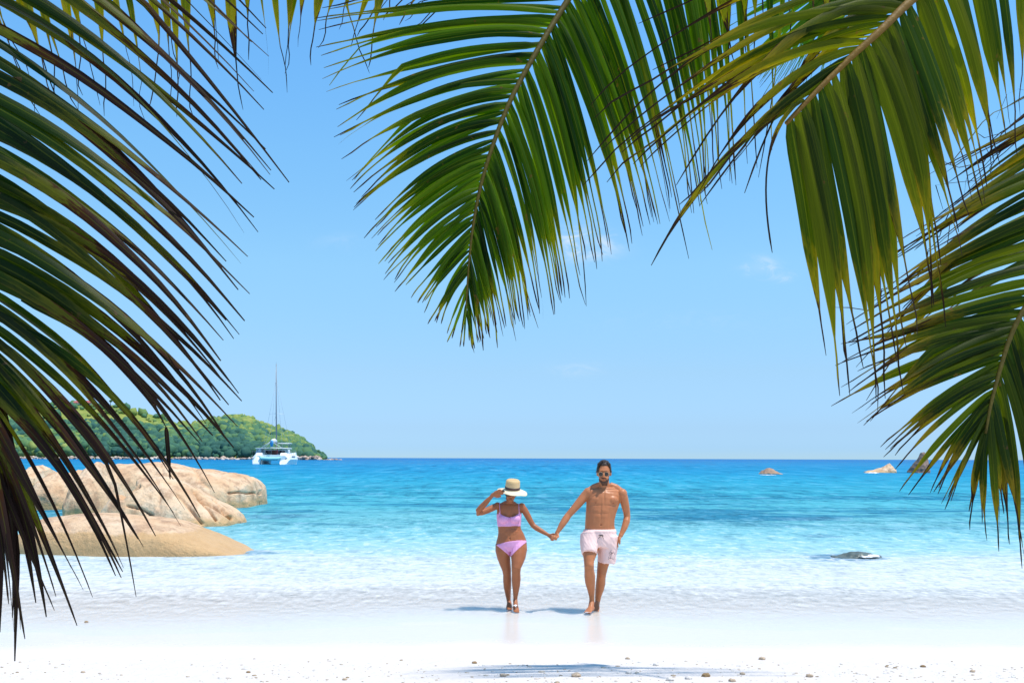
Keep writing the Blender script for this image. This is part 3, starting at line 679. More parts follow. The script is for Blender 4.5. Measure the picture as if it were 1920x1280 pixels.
def foot(mb, ankle, heel, toe, k=1.0):
    """ankle and sole; toe direction mostly towards the camera"""
    A, H, T = Vector(ankle), Vector(heel), Vector(toe); d = (T-H).normalized(); sx = d.cross(Vector((0, 0, 1))).normalized(); up = sx.cross(d).normalized()
    pts = [H-d*.012+up*.03*k, H+d*.02+up*.035*k, H+d*.07+up*.042*k, H.lerp(T, .5)+up*.034*k, H.lerp(T, .75)+up*.022*k, T+up*.014*k]
    mb.tube(pts, [.022*k, .032*k, .034*k, .037*k, .044*k, .040*k], [.024*k, .034*k, .040*k, .032*k, .020*k, .011*k], seg=14, ref=up)
    mb.tube([A, A.lerp(H+d*.06+up*.05*k, .6), H+d*.065+up*.045*k], [.032*k, .033*k, .034*k], seg=12)
    for i, (o, l, r) in enumerate(((-.030, .030, .0135), (-.010, .030, .0095), (.006, .026, .009), (.020, .020, .0085), (.033, .012, .008))):
        q = T+sx*o*k*(1 if True else -1); mb.tube([q-d*.02+up*.014*k, q+d*l*.5+up*.014*k, q+d*l+up*.008*k], [r*k, r*k, r*.8*k], seg=8)
def shell(name, v, nn, f, mask, off, mat, parent, org, fn=None, thick=True, smooth_edge=True, **kw):
    """a garment or hair cap that follows the body: the skin's own faces where mask(v) holds, lifted by off"""
    mk = np.array([mask(p) for p in v]); keep = [q for q in f if all(mk[i] for i in q)]
    ids = sorted({i for q in keep for i in q}); mp = {i: k for k, i in enumerate(ids)}
    vv = [Vector(v[i])+Vector(nn[i])*(off+(fn(v[i]) if fn else 0)) for i in ids]; ff = [tuple(mp[i] for i in q) for q in keep]
    # even out the cut edge so hems run in clean lines
    ec = {}
    for q in ff:
        for a, b_ in zip(q, q[1:]+q[:1]): ec[(a, b_)] = 1
    nb = {}
    for (a, b_) in ec:
        if (b_, a) not in ec: nb.setdefault(a, []).append(b_); nb.setdefault(b_, []).append(a)
    for _ in range(8 if smooth_edge else 0):
        cur_ = {i: vv[i].copy() for i in nb}
        for i, l in nb.items():
            if len(l) == 2: vv[i] = cur_[i]*.5+(cur_[l[0]]+cur_[l[1]])*.25
    if thick:
        n0 = len(vv); inner = [Vector(v[i])-Vector(nn[i])*0.002 for i in ids]
        ec = {}
        for q in ff:
            for a, b_ in zip(q, q[1:]+q[:1]): ec[(a, b_)] = 1
        rim = [(a, b_) for (a, b_) in ec if (b_, a) not in ec]
        vv += inner; ff += [(b_, a, a+n0, b_+n0) for a, b_ in rim]
    return obj(name, vv, ff, mat, parent, org, **kw)
def place(o, org):     # children keep coordinates relative to the thing's base
    return o
def seg_dist(px, py, ax, ay, bx, by):
    dx, dy = bx-ax, by-ay; tt = min(1, max(0, ((px-ax)*dx+(py-ay)*dy)/(dx*dx+dy*dy)))
    return math.hypot(px-ax-tt*dx, py-ay-tt*dy)
def body_obj(v, f, mat, parent, org, paint):
    o = obj('body', v, f, mat, parent, org)
    a = o.data.attributes.new('paint', 'FLOAT', 'POINT'); a.data.foreach_set('value', [paint(p) for p in v])
    return o
def tubepx(mb, W, rows, D, seg=14, ref=Vector((0, 1, 0))):
    """rows: (px, py, dd, half width px, half depth m or None)"""
    mb.tube([W(r[0], r[1], r[2]) for r in rows], [r[3]*D/FP for r in rows], [(r[4] if r[4] is not None else r[3]*D/FP) for r in rows], seg=seg, ref=ref)

# ---- the man
D0 = 12.0
def W(px, py, dd=0.0):
    p = P(px, py, D0+dd); k = D0/(D0+dd)   # keep sizes: place by the plane D0, then shift in depth
    return P(px, py, D0+dd)
u = D0/FP
org = W(1110, 1146, 0); org.z = 0.0
man = empty('person', org, label='bare-chested bearded man in pale pink shorts and sunglasses wading to shore', cat='person')
mb = MB()
tubepx(mb, W, [(1126, 1020, 0, 24, .11), (1126, 1008, 0, 29, .135), (1125, 996, 0, 29, .13), (1124.5, 984, -.01, 27.6, .125), (1125, 972, -.015, 27.4, .122), (1127, 958, -.01, 28.6, .125), (1129.5, 945, 0, 30.6, .13),
               (1131.5, 934, .01, 32, .128), (1133, 925, .02, 33, .115), (1134, 917.5, .025, 29, .09), (1134, 912.5, .02, 19, .075)], D0, 24)
tubepx(mb, W, [(1133.5, 920, .03, 12, .07), (1133, 911, .015, 10.4, .066), (1132.5, 902, .0, 9.6, .064), (1132.5, 892, -.005, 9.8, .066)], D0, 16)
mb.ell(W(1132.3, 883.5, -.02), (.079, .100, .112)); mb.ell(W(1132.5, 880, .01), (.079, .098, .100))
mb.ell(W(1132.3, 897, -.055), (.060, .062, .060)); mb.ell(W(1132.3, 903.5, -.078), (.036, .035, .026))
mb.ell(W(1132.0, 890.5, -.128), (.013, .020, .026)); mb.ell(W(1131.9, 893.2, -.135), (.018, .015, .010)); mb.ell(W(1131.9, 897.8, -.117), (.026, .010, .006)); mb.ell(W(1131.9, 900, -.115), (.022, .010, .006))
mb.ell(W(1132.0, 881.5, -.105), (.052, .018, .012))
for x in (1119.8, 1145.2): mb.ell(W(x, 887.5, -.005), (.009, .022, .031))
for sx, x, y in ((-1, 1118.5, 936), (1, 1146.5, 937)): mb.ell(W(x, y, -.062), (.084, .056, .060))
mb.ell(W(1125.5, 975, -.075), (.10, .052, .085)); mb.ell(W(1127, 958, -.07), (.11, .05, .06))
for x, y in ((1103.5, 923), (1166.5, 925)): mb.ell(W(x, y, .0), (.062, .062, .062))
for x0, x1, y1 in ((1124, 1104, 920), (1143, 1165, 921)): mb.tube([W(x0, 909, .03), W((x0+x1)/2, 913.5, .03), W(x1, y1, .02)], [.040, .045, .04], seg=12)
tubepx(mb, W, [(1104, 921, .0, 8.8, None), (1096, 930, -.0, 8.6, None), (1086, 942, -.02, 8.0, None), (1075, 955, -.04, 6.8, None), (1066, 965, -.05, 6.2, None), (1060.5, 973, -.07, 6.9, None), (1054, 983, -.1, 6.0, None), (1046.5, 995, -.13, 4.0, .024), (1044, 999, -.13, 3.9, .022)], D0, 14)
tubepx(mb, W, [(1166, 923, .0, 8.8, None), (1169.5, 934, .01, 8.4, None), (1172.5, 948, .03, 7.8, None), (1175, 960, .05, 6.6, None), (1175.8, 969, .05, 6.3, None), (1174.5, 977, .02, 6.8, None), (1171, 988, -.01, 6.0, None), (1165.5, 1000, -.04, 4.4, .026), (1163, 1005, -.05, 4.4, .022)], D0, 14)
wm = W(1044.5, 998, -.13)
hand(mb, wm, W(1037.5, 1017, -.15)-wm, W(1052, 1003, -.20)-wm, -1.5, thumb=1, k=1.08, spread=.04, tcurl=-.9)
w2 = W(1163.5, 1004, -.05); hand(mb, w2, W(1156, 1018, -.04)-w2, Vector((.2, -1, .1)), 0.25, k=1.08)
legs_l = [(1112, 1008, .0, 16.5, .10), (1109, 1024, -.07, 15.5, .098), (1105, 1041, -.14, 12.2, .085), (1104.4, 1051, -.18, 9.6, .066), (1104.4, 1059, -.20, 9.0, .062), (1104.8, 1068, -.17, 9.0, .06), (1105.8, 1080, -.12, 10.2, .064), (1106.6, 1092, -.08, 9.4, .06), (1108.4, 1105, -.05, 7.1, .046), (1109.6, 1118, -.03, 5.0, .036), (1109.8, 1127, -.02, 4.9, .036)]
legs_r = [(1139, 1008, .0, 16.5, .10), (1137, 1026, .0, 15.0, .098), (1133.5, 1045, .01, 12.6, .085), (1130.3, 1060, .02, 10.6, .070), (1128.0, 1074, .02, 9.2, .062), (1127, 1083, .05, 8.7, .058), (1126.2, 1093, .10, 9.2, .062), (1124.3, 1104, .15, 8.4, .055), (1121.6, 1117, .20, 6.1, .042), (1120, 1130, .24, 4.7, .036)]
tubepx(mb, W, legs_l, D0, 16); tubepx(mb, W, legs_r, D0, 16)
def gp(px, py, dd):
    p = P(px, py, D0+dd); return p
hl = W(1111, 1138, -.02); hl.z = .006; tl = W(1101.5, 1148, -.19); tl.z = .004
foot(mb, W(1109.8, 1127, -.02), hl, tl, 1.05)
hr = W(1120, 1140, .26); hr.z = .03; trr = W(1117, 1146, .07); trr.z = -.012
foot(mb, W(1120, 1130, .24), hr, trr, 1.02)
v, nn, f = remeshed(mb, 0.0058, 2)
# muscle relief on the front of the trunk
PX = np.array([unP(p) for p in v])
front = nn[:, 1] < -0.2
def G(cx, cy, sx, sy): return np.exp(-((PX[:, 0]-cx)/sx)**2-((PX[:, 1]-cy)/sy)**2)
rel = -0.008*G(1133, 934, 1.8, 12) - 0.007*G(1126.5, 962, 1.4, 18) - 0.016*G(1126.8, 983.5, 1.7, 1.5) - .007*G(1119, 946.5, 10, 1.7) - .007*G(1146, 947.5, 9, 1.7)
rel += .006*G(1119, 957, 6, 4)+.006*G(1134, 957, 6, 4)+.006*G(1119, 967, 6, 4)+.006*G(1133, 968, 6, 4) - .005*G(1126, 962.3, 12, 1.0) + .005*G(1113, 975, 4, 8)
rel += -.006*G(1121, 915.5, 9, 1.4) - .006*G(1147, 917, 10, 1.4) + .004*G(1121, 918, 9, 1.3)+.004*G(1147, 919.5, 9, 1.3)
rel += .007*G(1106, 1058, 4, 4) - .004*G(1106, 1066, 5, 2) + .006*G(1128.3, 1080, 3.8, 4)
v = v + nn*(rel*front)[:, None]
sk_m = skin('man_skin', (0.47, 0.175, 0.072))
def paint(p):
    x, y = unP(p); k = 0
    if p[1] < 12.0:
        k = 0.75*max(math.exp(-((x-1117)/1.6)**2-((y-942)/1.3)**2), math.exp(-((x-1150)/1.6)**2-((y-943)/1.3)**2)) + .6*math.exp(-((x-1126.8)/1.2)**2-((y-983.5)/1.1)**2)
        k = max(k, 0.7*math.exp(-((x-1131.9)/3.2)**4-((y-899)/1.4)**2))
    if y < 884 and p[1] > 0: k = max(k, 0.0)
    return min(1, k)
body_obj(v, f, sk_m, man, org, paint)
hairm, t, b, o_ = material('dark_hair'); b.inputs['Base Color'].default_value = (0.030, 0.017, 0.010, 1); b.inputs['Roughness'].default_value = 0.55
def hairline(p):
    x, y = unP(p)
    if y > 890: return False
    if p[1] < 11.93: return y < 872.8+0.012*(x-1132)**2*0.2 
    return y < 885.5
shell('hair', v, nn, f, hairline, 0.009, hairm, man, org, fn=lambda p: 0.009*abs(mn.noise(Vector(p)*45))+max(0, (873-unP(p)[1]))*0.0012)
mb = MB()
for i in range(230):
    x = rng.uniform(1121, 1144); a = rng.uniform(-1, 1); yb = 866.5+0.05*(x-1132)**2
    p = W(x, yb+1.5, rng.uniform(-.085, .06)); q = p+Vector((a*.012, -.012+rng.normal(0, .006), rng.uniform(.016, .038)))
    mb.tube([p-(q-p)*.8, p, q], [.005, .004, .001], seg=4)
mb.build('hair_tuft', hairm, man, org)
beardm, t, b, o_ = material('beard'); nz = noise_(t, N(t, 'ShaderNodeTexCoord').outputs['Object'], 90, 3, .7)
t.links.new(mixc(t, smooth(t, nz, .3, .7), (0.05, 0.024, 0.014), (0.12, 0.055, 0.03)), b.inputs['Base Color']); b.inputs['Roughness'].default_value = 0.8
def beard(p):
    x, y = unP(p)
    if p[1] > 11.955 or y > 910.5 or abs(x-1132.2) > 13.2: return False
    lo = 896.5-0.062*abs(x-1132)**1.9+ (0 if abs(x-1132) < 7 else 0)
    if abs(x-1132) < 5.2: return (894.6 < y < 897.3) or y > 901.4 or (abs(x-1132) > 4 and y > 895)
    return y > max(884, 900.5-1.25*(abs(x-1132)-5.2)) 
shell('beard', v, nn, f, beard, 0.003, beardm, man, org, fn=lambda p: .002*abs(mn.noise(Vector(p)*80)))
lens = simple('dark_lens', (0.012, 0.014, 0.012), 0.06, 0.6); gold = simple('gold_frame', (0.45, 0.33, 0.20), 0.4, 0.4, 0.3)
def glasses(parent, W, org, cx, cy, dd, r, gap, tilt, rz=1.0, fm=None, tem=None):
    fm = fm or gold; g = None
    for s in (-1, 1):
        c = W(cx, cy, dd)+Vector((s*gap, 0, 0)); rot = Matrix.Rotation(tilt, 3, 'X')
        m2 = MB(); m2.ell((0, 0, 0), (r, .004, r*rz), nu=20, nv=8); m2.v = [c+rot @ p for p in m2.v]; o1 = m2.build('lens', lens, parent, org)
        m2 = MB(); ring = [c+rot @ Vector((math.cos(a)*(r+.001), -.002, math.sin(a)*(r+.001)*rz)) for a in np.linspace(0, 2*math.pi, 25)]
        m2.tube(ring, .0016, seg=6, caps=False)
        m2.tube([c+Vector((s*r, 0, .006)), c+Vector((s*(r+.016), .02, .006)), c+Vector((s*(r+.02), .12, .0))], .0022, seg=5)
        m2.build('sunglasses_frame', fm, parent, org)
    m2 = MB(); c = W(cx, cy, dd); m2.tube([c+Vector((-gap+r, -.002, .004)), c+Vector((0, -.004, .009)), c+Vector((gap-r, -.002, .004))], .0022, seg=6); m2.build('bridge', fm, parent, org)
glasses(man, W, org, 1131.6, 888.6, -.128, .0245, .034, 0.12)
# shorts: open-legged shell with folds
SH = MB()
tubepx(SH, W, [(1124.8, 991.5, -.005, 29.0, .142), (1124.8, 994.5, -.005, 30.2, .150), (1124.5, 1000, -.005, 31.5, .155), (1123.8, 1010, -.005, 34.5, .160), (1124, 1019, -.01, 34.0, .150), (1123, 1027, -.02, 30.0, .135)], D0, 32)
tubepx(SH, W, [(1109, 1004, -.02, 20.5, .14), (1106.5, 1018, -.06, 19.5, .135), (1105.5, 1030, -.11, 16.5, .12), (1105.3, 1038.5, -.145, 14.6, .105)], D0, 24)
tubepx(SH, W, [(1140, 1004, 0, 20, .14), (1140, 1020, 0, 19.5, .135), (1138, 1038, 0.005, 18.0, .122), (1136.4, 1054, .01, 17.0, .115)], D0, 24)
sv_, sn_, sf_ = remeshed(SH, 0.0075, 4)
newv = []
for p, q in zip(sv_, sn_):
    x, y = unP(p)
    fold = 0.007*mn.noise(Vector((x*0.13+y*0.05, y*0.035, p[1]*6)))+.004*mn.noise(Vector((x*0.35-y*.2, y*.1, p[1]*3)))
    fold *= min(1, max(0, (y-995)/8)); 
    if y < 998: fold += .002*math.sin(x*2.2)+0.004
    fold -= .004*math.exp(-((x-1121-(y-1010)*.02)/2.2)**2)*min(1, max(0, (y-1006)/8))
    newv.append(Vector(p)+Vector(q)*fold)
m_sh = cloth('pink_shorts', (0.86, 0.60, 0.545))
keep = [q for q in sf_ if not (all(sn_[i][2] < -0.80 for i in q) and unP(sv_[q[0]])[1] > 1034)]
obj('shorts', newv, keep, m_sh, man, org)
blk = simple('black_cord', (0.02, 0.02, 0.025), .6)
def stroke(mb, W, pts, dd, r): mb.tube([W(x, y, dd) for x, y in pts], r, seg=5)
mb = MB(); dd = -.170
stroke(mb, W, [(1126.5, 1002.5), (1123.5, 1001.5), (1122.3, 1003.6), (1126.5, 1003)], dd, .0035); stroke(mb, W, [(1126.5, 1002.5), (1130.5, 1002.2), (1131.5, 1004.2), (1126.5, 1003.2)], dd, .0035)
stroke(mb, W, [(1126.5, 1003), (1124.5, 1006), (1121.5, 1009)], dd-.003, .003); stroke(mb, W, [(1126.5, 1003), (1130, 1005.5), (1131.5, 1010)], dd-.003, .003)
mb.build('drawstring', blk, man, org)
mb = MB(); dd = -.128
for pts in ([(1144.5, 1047.5), (1145.2, 1043), (1147.5, 1037)], [(1147.5, 1037), (1144, 1034.8), (1141.5, 1036.5)], [(1147.5, 1037), (1145, 1032.5)], [(1147.5, 1037), (1150.5, 1033.5)], [(1147.5, 1037), (1151.5, 1036), (1152.5, 1039)],
            [(1147.5, 1037), (1144.3, 1038.4), (1143.3, 1041)], [(1140, 1047.5), (1143, 1046), (1147, 1046.4), (1150.5, 1048)], [(1142.5, 1043), (1140.8, 1044.6)], [(1145.5, 1031.5), (1147.5, 1030.5)]):
    stroke(mb, W, pts, dd, .0022)
mb.build('palm_tree_print', simple('print_ink', (0.06, 0.05, 0.07), .8), man, org)

# ---- the woman
D1 = 12.1
def W(px, py, dd=0.0): return P(px, py, D1+dd)
orgw = W(960, 1146, 0); orgw.z = 0.0
woman = empty('person', orgw, label='woman in lilac bikini wading hand in hand, other hand on her straw hat brim', cat='person')
mb = MB()
tubepx(mb, W, [(958.5, 1032, 0, 16, .085), (958.7, 1023, 0, 28, .115), (958.6, 1014, 0, 28.4, .118), (957.6, 1004, 0, 25.2, .105), (955.8, 995, 0, 21.9, .092), (954.8, 986, 0, 21.2, .088), (954.5, 976, 0, 22.2, .090), (954.5, 965, .005, 23.0, .092),
               (954.8, 955, .01, 23.2, .088), (955, 948, .015, 22.5, .075), (955.2, 943, .015, 16, .06), (955.4, 939.5, .01, 9.5, .055)], D1, 24)
tubepx(mb, W, [(955.5, 945, .015, 8.5, .055), (956.2, 938, .0, 7.2, .050), (957.2, 930, -.02, 7.0, .052), (958, 924, -.03, 7, .055)], D1, 14)
mb.ell(W(958.3, 921.5, -.03), (.070, .090, .090)); mb.ell(W(958.0, 930.5, -.085), (.052, .05, .048)); mb.ell(W(957.7, 937.3, -.115), (.026, .026, .021))
mb.ell(W(957.8, 930.8, -.142), (.011, .016, .018)); mb.ell(W(957.6, 935.2, -.138), (.019, .009, .005)); mb.ell(W(957.6, 936.7, -.136), (.016, .009, .005))
for x in (944.6, 965.4): mb.ell(W(x, 972.5, -.068), (.062, .060, .056))
for x, y in ((932.5, 947.5), (978.3, 949)): mb.ell(W(x, y, .01), (.044, .044, .044))
mb.ell(W(957.5, 1000, -.055), (.10, .05, .09))
for x in (946, 971): mb.ell(W(x, 1020, .065), (.10, .09, .10))
tubepx(mb, W, [(934, 947, .01, 6.3, None), (926, 950.5, -.02, 6.2, None), (914, 956, -.05, 6.0, None), (903, 960.3, -.08, 5.6, None), (896.5, 961.8, -.10, 5.4, None), (896.6, 957, -.12, 5.4, None), (903, 950, -.14, 5.7, None), (912, 940.5, -.165, 5.0, None), (920.5, 931.5, -.185, 3.5, .020), (923.5, 928.4, -.19, 3.2, .018)], D1, 14)
tubepx(mb, W, [(977.5, 948.5, .01, 6.5, None), (984, 957, .01, 6.4, None), (989.5, 967, .0, 6.0, None), (995.5, 978, -.01, 5.2, None), (1000, 985, -.02, 5.0, None), (1007, 990, -.04, 5.1, None), (1017, 996, -.07, 4.3, None), (1027.5, 1002, -.11, 3.1, .018), (1030, 1003.5, -.12, 3.1, .018)], D1, 14)
w3 = W(923.8, 927.8, -.19); hand(mb, w3, W(943, 919.5, -.215)-w3, Vector((-.15, -.25, 1)), -0.22, k=.98, thumb=-1, tcurl=0.0)
w4 = W(1030, 1003.5, -.12); hand(mb, w4, W(1043, 1011, -.17)-w4, Vector((.35, -.3, -.8)), 0.95, k=.95, thumb=-1)
ll = [(944, 1020, 0, 15, .098), (943.3, 1032, .0, 14.6, .095), (944.6, 1045, .01, 12.4, .082), (947.6, 1058, .02, 10.2, .068), (950.0, 1068, .02, 8.5, .058), (950.8, 1077, .04, 7.6, .052), (951, 1088, .07, 7.9, .054), (951.4, 1100, .11, 7.2, .048), (952.4, 1112, .16, 5.6, .038), (953.6, 1123, .19, 4.1, .031), (954.3, 1130, .20, 3.7, .030)]
lr = [(972.5, 1018, 0, 15.2, .10), (973.4, 1030, -.04, 15.2, .100), (971.6, 1044, -.09, 13.8, .088), (969.8, 1055, -.13, 11.0, .068), (967.8, 1064, -.15, 9.0, .058), (967.6, 1073, -.13, 8.2, .055), (967.8, 1085, -.09, 8.6, .057), (967.6, 1097, -.06, 7.5, .050), (967, 1110, -.03, 5.4, .038), (966.3, 1121, -.01, 3.9, .030), (966, 1126, -.01, 3.8, .030)]
tubepx(mb, W, ll, D1, 16); tubepx(mb, W, lr, D1, 16)
h_ = W(966, 1140, .0); h_.z = .035; t_ = W(968, 1146, -.19); t_.z = .0; foot(mb, W(966, 1124, -.01), h_, t_, .88)
h_ = W(955, 1140, .24); h_.z = .03; t_ = W(954.5, 1144, .07); t_.z = -.012; foot(mb, W(954.3, 1130, .20), h_, t_, .88)
v, nn, f = remeshed(mb, 0.0052, 2)
PX = np.array([unP(p) for p in v]); front = nn[:, 1] < -0.2
rel = -.012*G(955.8, 1009.5, 1.5, 1.7) - .005*G(956, 994, 1.5, 12) - .005*G(947, 943.5, 9, 1.2) - .005*G(966, 944.5, 9, 1.2) + .005*G(966, 1063, 3.5, 3.5) + .005*G(951.5, 1076, 3.2, 3.5) - .012*G(955.3, 968, 1.6, 7)
v = v + nn*(rel*front)[:, None]
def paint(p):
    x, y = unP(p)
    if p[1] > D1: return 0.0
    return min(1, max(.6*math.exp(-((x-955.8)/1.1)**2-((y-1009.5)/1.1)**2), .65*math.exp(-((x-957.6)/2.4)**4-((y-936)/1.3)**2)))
body_obj(v, f, skin('woman_skin', (0.36, 0.125, 0.050)), woman, orgw, paint)
lil = cloth('lilac_fabric', (0.74, 0.35, 0.58), .7)
def top_mask(p):
    x, y = unP(p)
    if not (925 < x < 981.5) or y > 986.5+0.02*(955-x) or y < 955: return False
    if seg_dist(x, y, 984, 955, 1000, 985) < 7.0 and x > 977: return False
    if seg_dist(x, y, 934, 947, 914, 956) < 7.5: return False
    a = abs(x-955.3)
    up = 968.8 - 9.5*(min(a, 19)/19)**2.6 if p[1] < D1+.02 else 966
    if a > 20: up = max(up, 963)
    return y > up
shell('bikini_top', v, nn, f, top_mask, 0.0045, lil, woman, orgw)
def bot_mask(p):
    x, y = unP(p)
    wl = 1018.0-(x-930)*0.155+0.006*(x-958)**2*0.7
    if p[1] < D1+.02:
        if x < 957.5: lg_ = 1021+ (1044-1021)*((x-930)/27.5)**1.1
        else: lg_ = 1044-(1044-1016)*((x-957.5)/29)**0.85
        return wl < y < lg_+0.5 and 925 < x < 992
    return wl < y < 1036 and 925 < x < 992
shell('bikini_bottom', v, nn, f, bot_mask, 0.0045, lil, woman, orgw)
mb = MB()
for (x0, y0, x1, y1) in ((937.5, 962.5, 936.5, 941.5), (973.4, 962, 972.8, 943)):
    mb.tube([W(x0, y0, -.112), W((x0*.6+x1*.4), (y0*.6+y1*.4), -.098), W((x0*.25+x1*.75), (y0*.3+y1*.7), -.075), W(x1, y1-.3, -.02), W(x1, y1+1, .05), W(x1+1, y1+10, .095), W(x0, y0, .10)], .0035, seg=6)
mb.build('strap', lil, woman, orgw)
glasses(woman, W, orgw, 957.7, 926.6, -.135, .026, .033, 0.35, .85, simple('brown_frame', (.10, .04, .02), .3))
shell('hair', v, nn, f, lambda p: (lambda x, y: (p[1] > D1-.04 and y < 931 and abs(x-958) < 16) or (y < 922 and abs(x-958) < 16))(*unP(p)), 0.008, hairm, woman, orgw)
mb = MB(); mb.ell(W(956, 934, .085), (.05, .045, .045)); mb.build('hair_bun', hairm, woman, orgw)
# straw hat, pushed down and tipped towards the camera
m_st, t, b, o_ = material('straw')
vv_ = N(t, 'ShaderNodeTexCoord').outputs['Object']
zc = N(t, 'ShaderNodeSeparateXYZ', {0: vv_})
rad = N(t, 'ShaderNodeVectorMath', {0: N(t, 'ShaderNodeCombineXYZ', {0: zc.outputs[0], 1: zc.outputs[1], 2: 0.0}).outputs[0]}, operation='LENGTH').outputs['Value']
bands = math_(t, 'SINE', math_(t, 'MULTIPLY', math_(t, 'ADD', rad, zc.outputs[2]), 700.0))
nz = noise_(t, vv_, 120, 3, .6)
c = mixc(t, nz, (0.50, 0.30, 0.11), (0.78, 0.56, 0.28)); c = mixc(t, smooth(t, rad, .082, .10), c, (0.80, 0.66, 0.44)); t.links.new(c, b.inputs['Base Color']); b.inputs['Roughness'].default_value = .7
t.links.new(N(t, 'ShaderNodeBump', {'Strength': .6, 'Distance': .002, 'Height': math_(t, 'ADD', bands, nz)}).outputs[0], b.inputs['Normal'])
def brimfn(p, a):
    r = math.hypot(p.x, p.y)
    if r > .088:
        k = (r-.088)/.10
        p = p + Vector((0, 0, k*(-.020 - .012*math.cos(2*a+.3) + .028*max(0, -math.cos(a))**2 + .004*math.sin(5*a))))
    return p
ht = Matrix.Rotation(R(13), 3, 'X') @ Matrix.Rotation(R(4), 3, 'Y')
hc = W(960.8, 917.0, -.045)
hat = MB(); hat.lathe([(.001, .121), (.04, .122), (.07, .119), (.082, .108), (.086, .09), (.088, .05), (.089, .0), (.10, -.004), (.13, -.008), (.16, -.012), (.183, -.016), (.183, -.019), (.16, -.015), (.13, -.011), (.09, -.004), (.085, .0), (.083, .09), (.001, .115)], (0, 0, 0), 48, brimfn)
hat_o = hat.build('straw_hat', m_st, woman, (0, 0, 0)); 
bd = MB(); bd.lathe([(.0885, .008), (.0925, .008), (.0918, .034), (.0880, .034)], (0, 0, 0), 48); bd.lathe([(.0885, .008), (.0885, .034)], (0, 0, 0), 48)
bd_o = bd.build('hat_band', simple('brown_ribbon', (.07, .035, .03), .6), hat_o, (0, 0, 0))
hat_o.location = hc-orgw; hat_o.rotation_euler = ht.to_euler()
# garment and hair meshes were written relative to each person's feet
# ------------------------------------------------------------------ palm fronds
def leaf_mat(name, g1, g2, trans, ycol=(0.10, 0.11, 0.004), tl=0.42, spec=0.12):
    m, t, b, o_ = material(name)
    a = N(t, 'ShaderNodeAttribute', attribute_name='tint'); s = N(t, 'ShaderNodeSeparateColor', {0: a.outputs['Color']})
    T, Uc, Bs = s.outputs[0], s.outputs[1], s.outputs[2]; Rn = a.outputs['Alpha']
    v = N(t, 'ShaderNodeCombineXYZ', {0: math_(t, 'MULTIPLY', T, 2.0), 1: math_(t, 'MULTIPLY', Uc, 9.0), 2: math_(t, 'MULTIPLY', Rn, 50.0)}).outputs[0]
    n1 = noise_(t, v, 1.6, 4, .6)
    v2 = N(t, 'ShaderNodeCombineXYZ', {0: math_(t, 'MULTIPLY', T, 14.0), 1: math_(t, 'MULTIPLY', Uc, 3.0), 2: math_(t, 'MULTIPLY', Rn, 90.0)}).outputs[0]
    n2 = noise_(t, v2, 1.0, 4, .65)
    v3 = N(t, 'ShaderNodeCombineXYZ', {0: math_(t, 'MULTIPLY', T, 3.0), 1: math_(t, 'MULTIPLY', Uc, 26.0), 2: 1.0}).outputs[0]
    n3 = noise_(t, v3, 1.0, 2, .5)
    c = mixc(t, smooth(t, math_(t, 'MULTIPLY_ADD', Rn, .5, math_(t, 'MULTIPLY', n1, .6)), .25, .85), g1, g2)
    c = mixc(t, math_(t, 'MULTIPLY', smooth(t, n3, .5, .62), .35), c, tuple(k*.55 for k in g1))
    eu = math_(t, 'ABSOLUTE', math_(t, 'SUBTRACT', Uc, .5))
    # yellowing towards tip and margins, then brown, then dark dry string
    k = math_(t, 'ADD', T, math_(t, 'MULTIPLY', math_(t, 'SUBTRACT', n2, .5), .5)); k = math_(t, 'ADD', k, math_(t, 'MULTIPLY', smooth(t, eu, .30, .5), .10))
    k = math_(t, 'SUBTRACT', k, Bs)
    c = mixc(t, math_(t, 'MULTIPLY', smooth(t, k, -.30, -.02), .8), c, ycol)
    c = mixc(t, smooth(t, k, -.03, .03), c, (0.035, 0.014, 0.006))
    c = mixc(t, smooth(t, k, .05, .14), c, mixc(t, n3, (0.009, 0.005, 0.005), (0.036, 0.020, 0.015)))
    spot = smooth(t, noise_(t, N(t, 'ShaderNodeTexCoord').outputs['Object'], 26, 2, .5), .70, .74)
    c = mixc(t, math_(t, 'MULTIPLY', spot, .7), c, (0.07, 0.04, 0.02))
    mid = math_(t, 'SUBTRACT', 1.0, smooth(t, eu, .02, .06))
    c = mixc(t, math_(t, 'MULTIPLY', mid, .3), c, (0.10, 0.12, 0.01))
    t.links.new(c, b.inputs['Base Color']); b.inputs['Roughness'].default_value = .42; t.links.new(math_(t, 'MULTIPLY_ADD', smooth(t, k, -.05, .05), -spec*.75, spec), b.inputs['Specular IOR Level'])
    t.links.new(N(t, 'ShaderNodeBump', {'Strength': .35, 'Distance': .002, 'Height': n3}).outputs[0], b.inputs['Normal'])
    tc_ = mixc(t, 1.0, c, (*trans, 1), 'MULTIPLY')
    trn = N(t, 'ShaderNodeBsdfTranslucent', {'Color': tc_})
    f_ = math_(t, 'MULTIPLY', math_(t, 'SUBTRACT', 1.0, smooth(t, k, -.03, .06)), tl)
    mx = N(t, 'ShaderNodeMixShader', {0: f_, 1: b.outputs[0], 2: trn.outputs[0]}); t.links.new(mx.outputs[0], o_.inputs[0])
    return m
m_leafC = leaf_mat('leaf_green', (0.003, 0.018, 0.001), (0.038, 0.088, 0.001), (7.0, 5.2, .4), tl=.5)
m_leafA = leaf_mat('leaf_dark', (0.002, 0.010, 0.001), (0.012, 0.030, 0.001), (3.4, 3.0, .4), ycol=(0.07, 0.075, 0.005), tl=.3)
m_leafD = leaf_mat('leaf_olive', (0.010, 0.026, 0.001), (0.062, 0.078, 0.002), (5.6, 4.8, .4), ycol=(0.13, 0.105, 0.006), tl=.5)
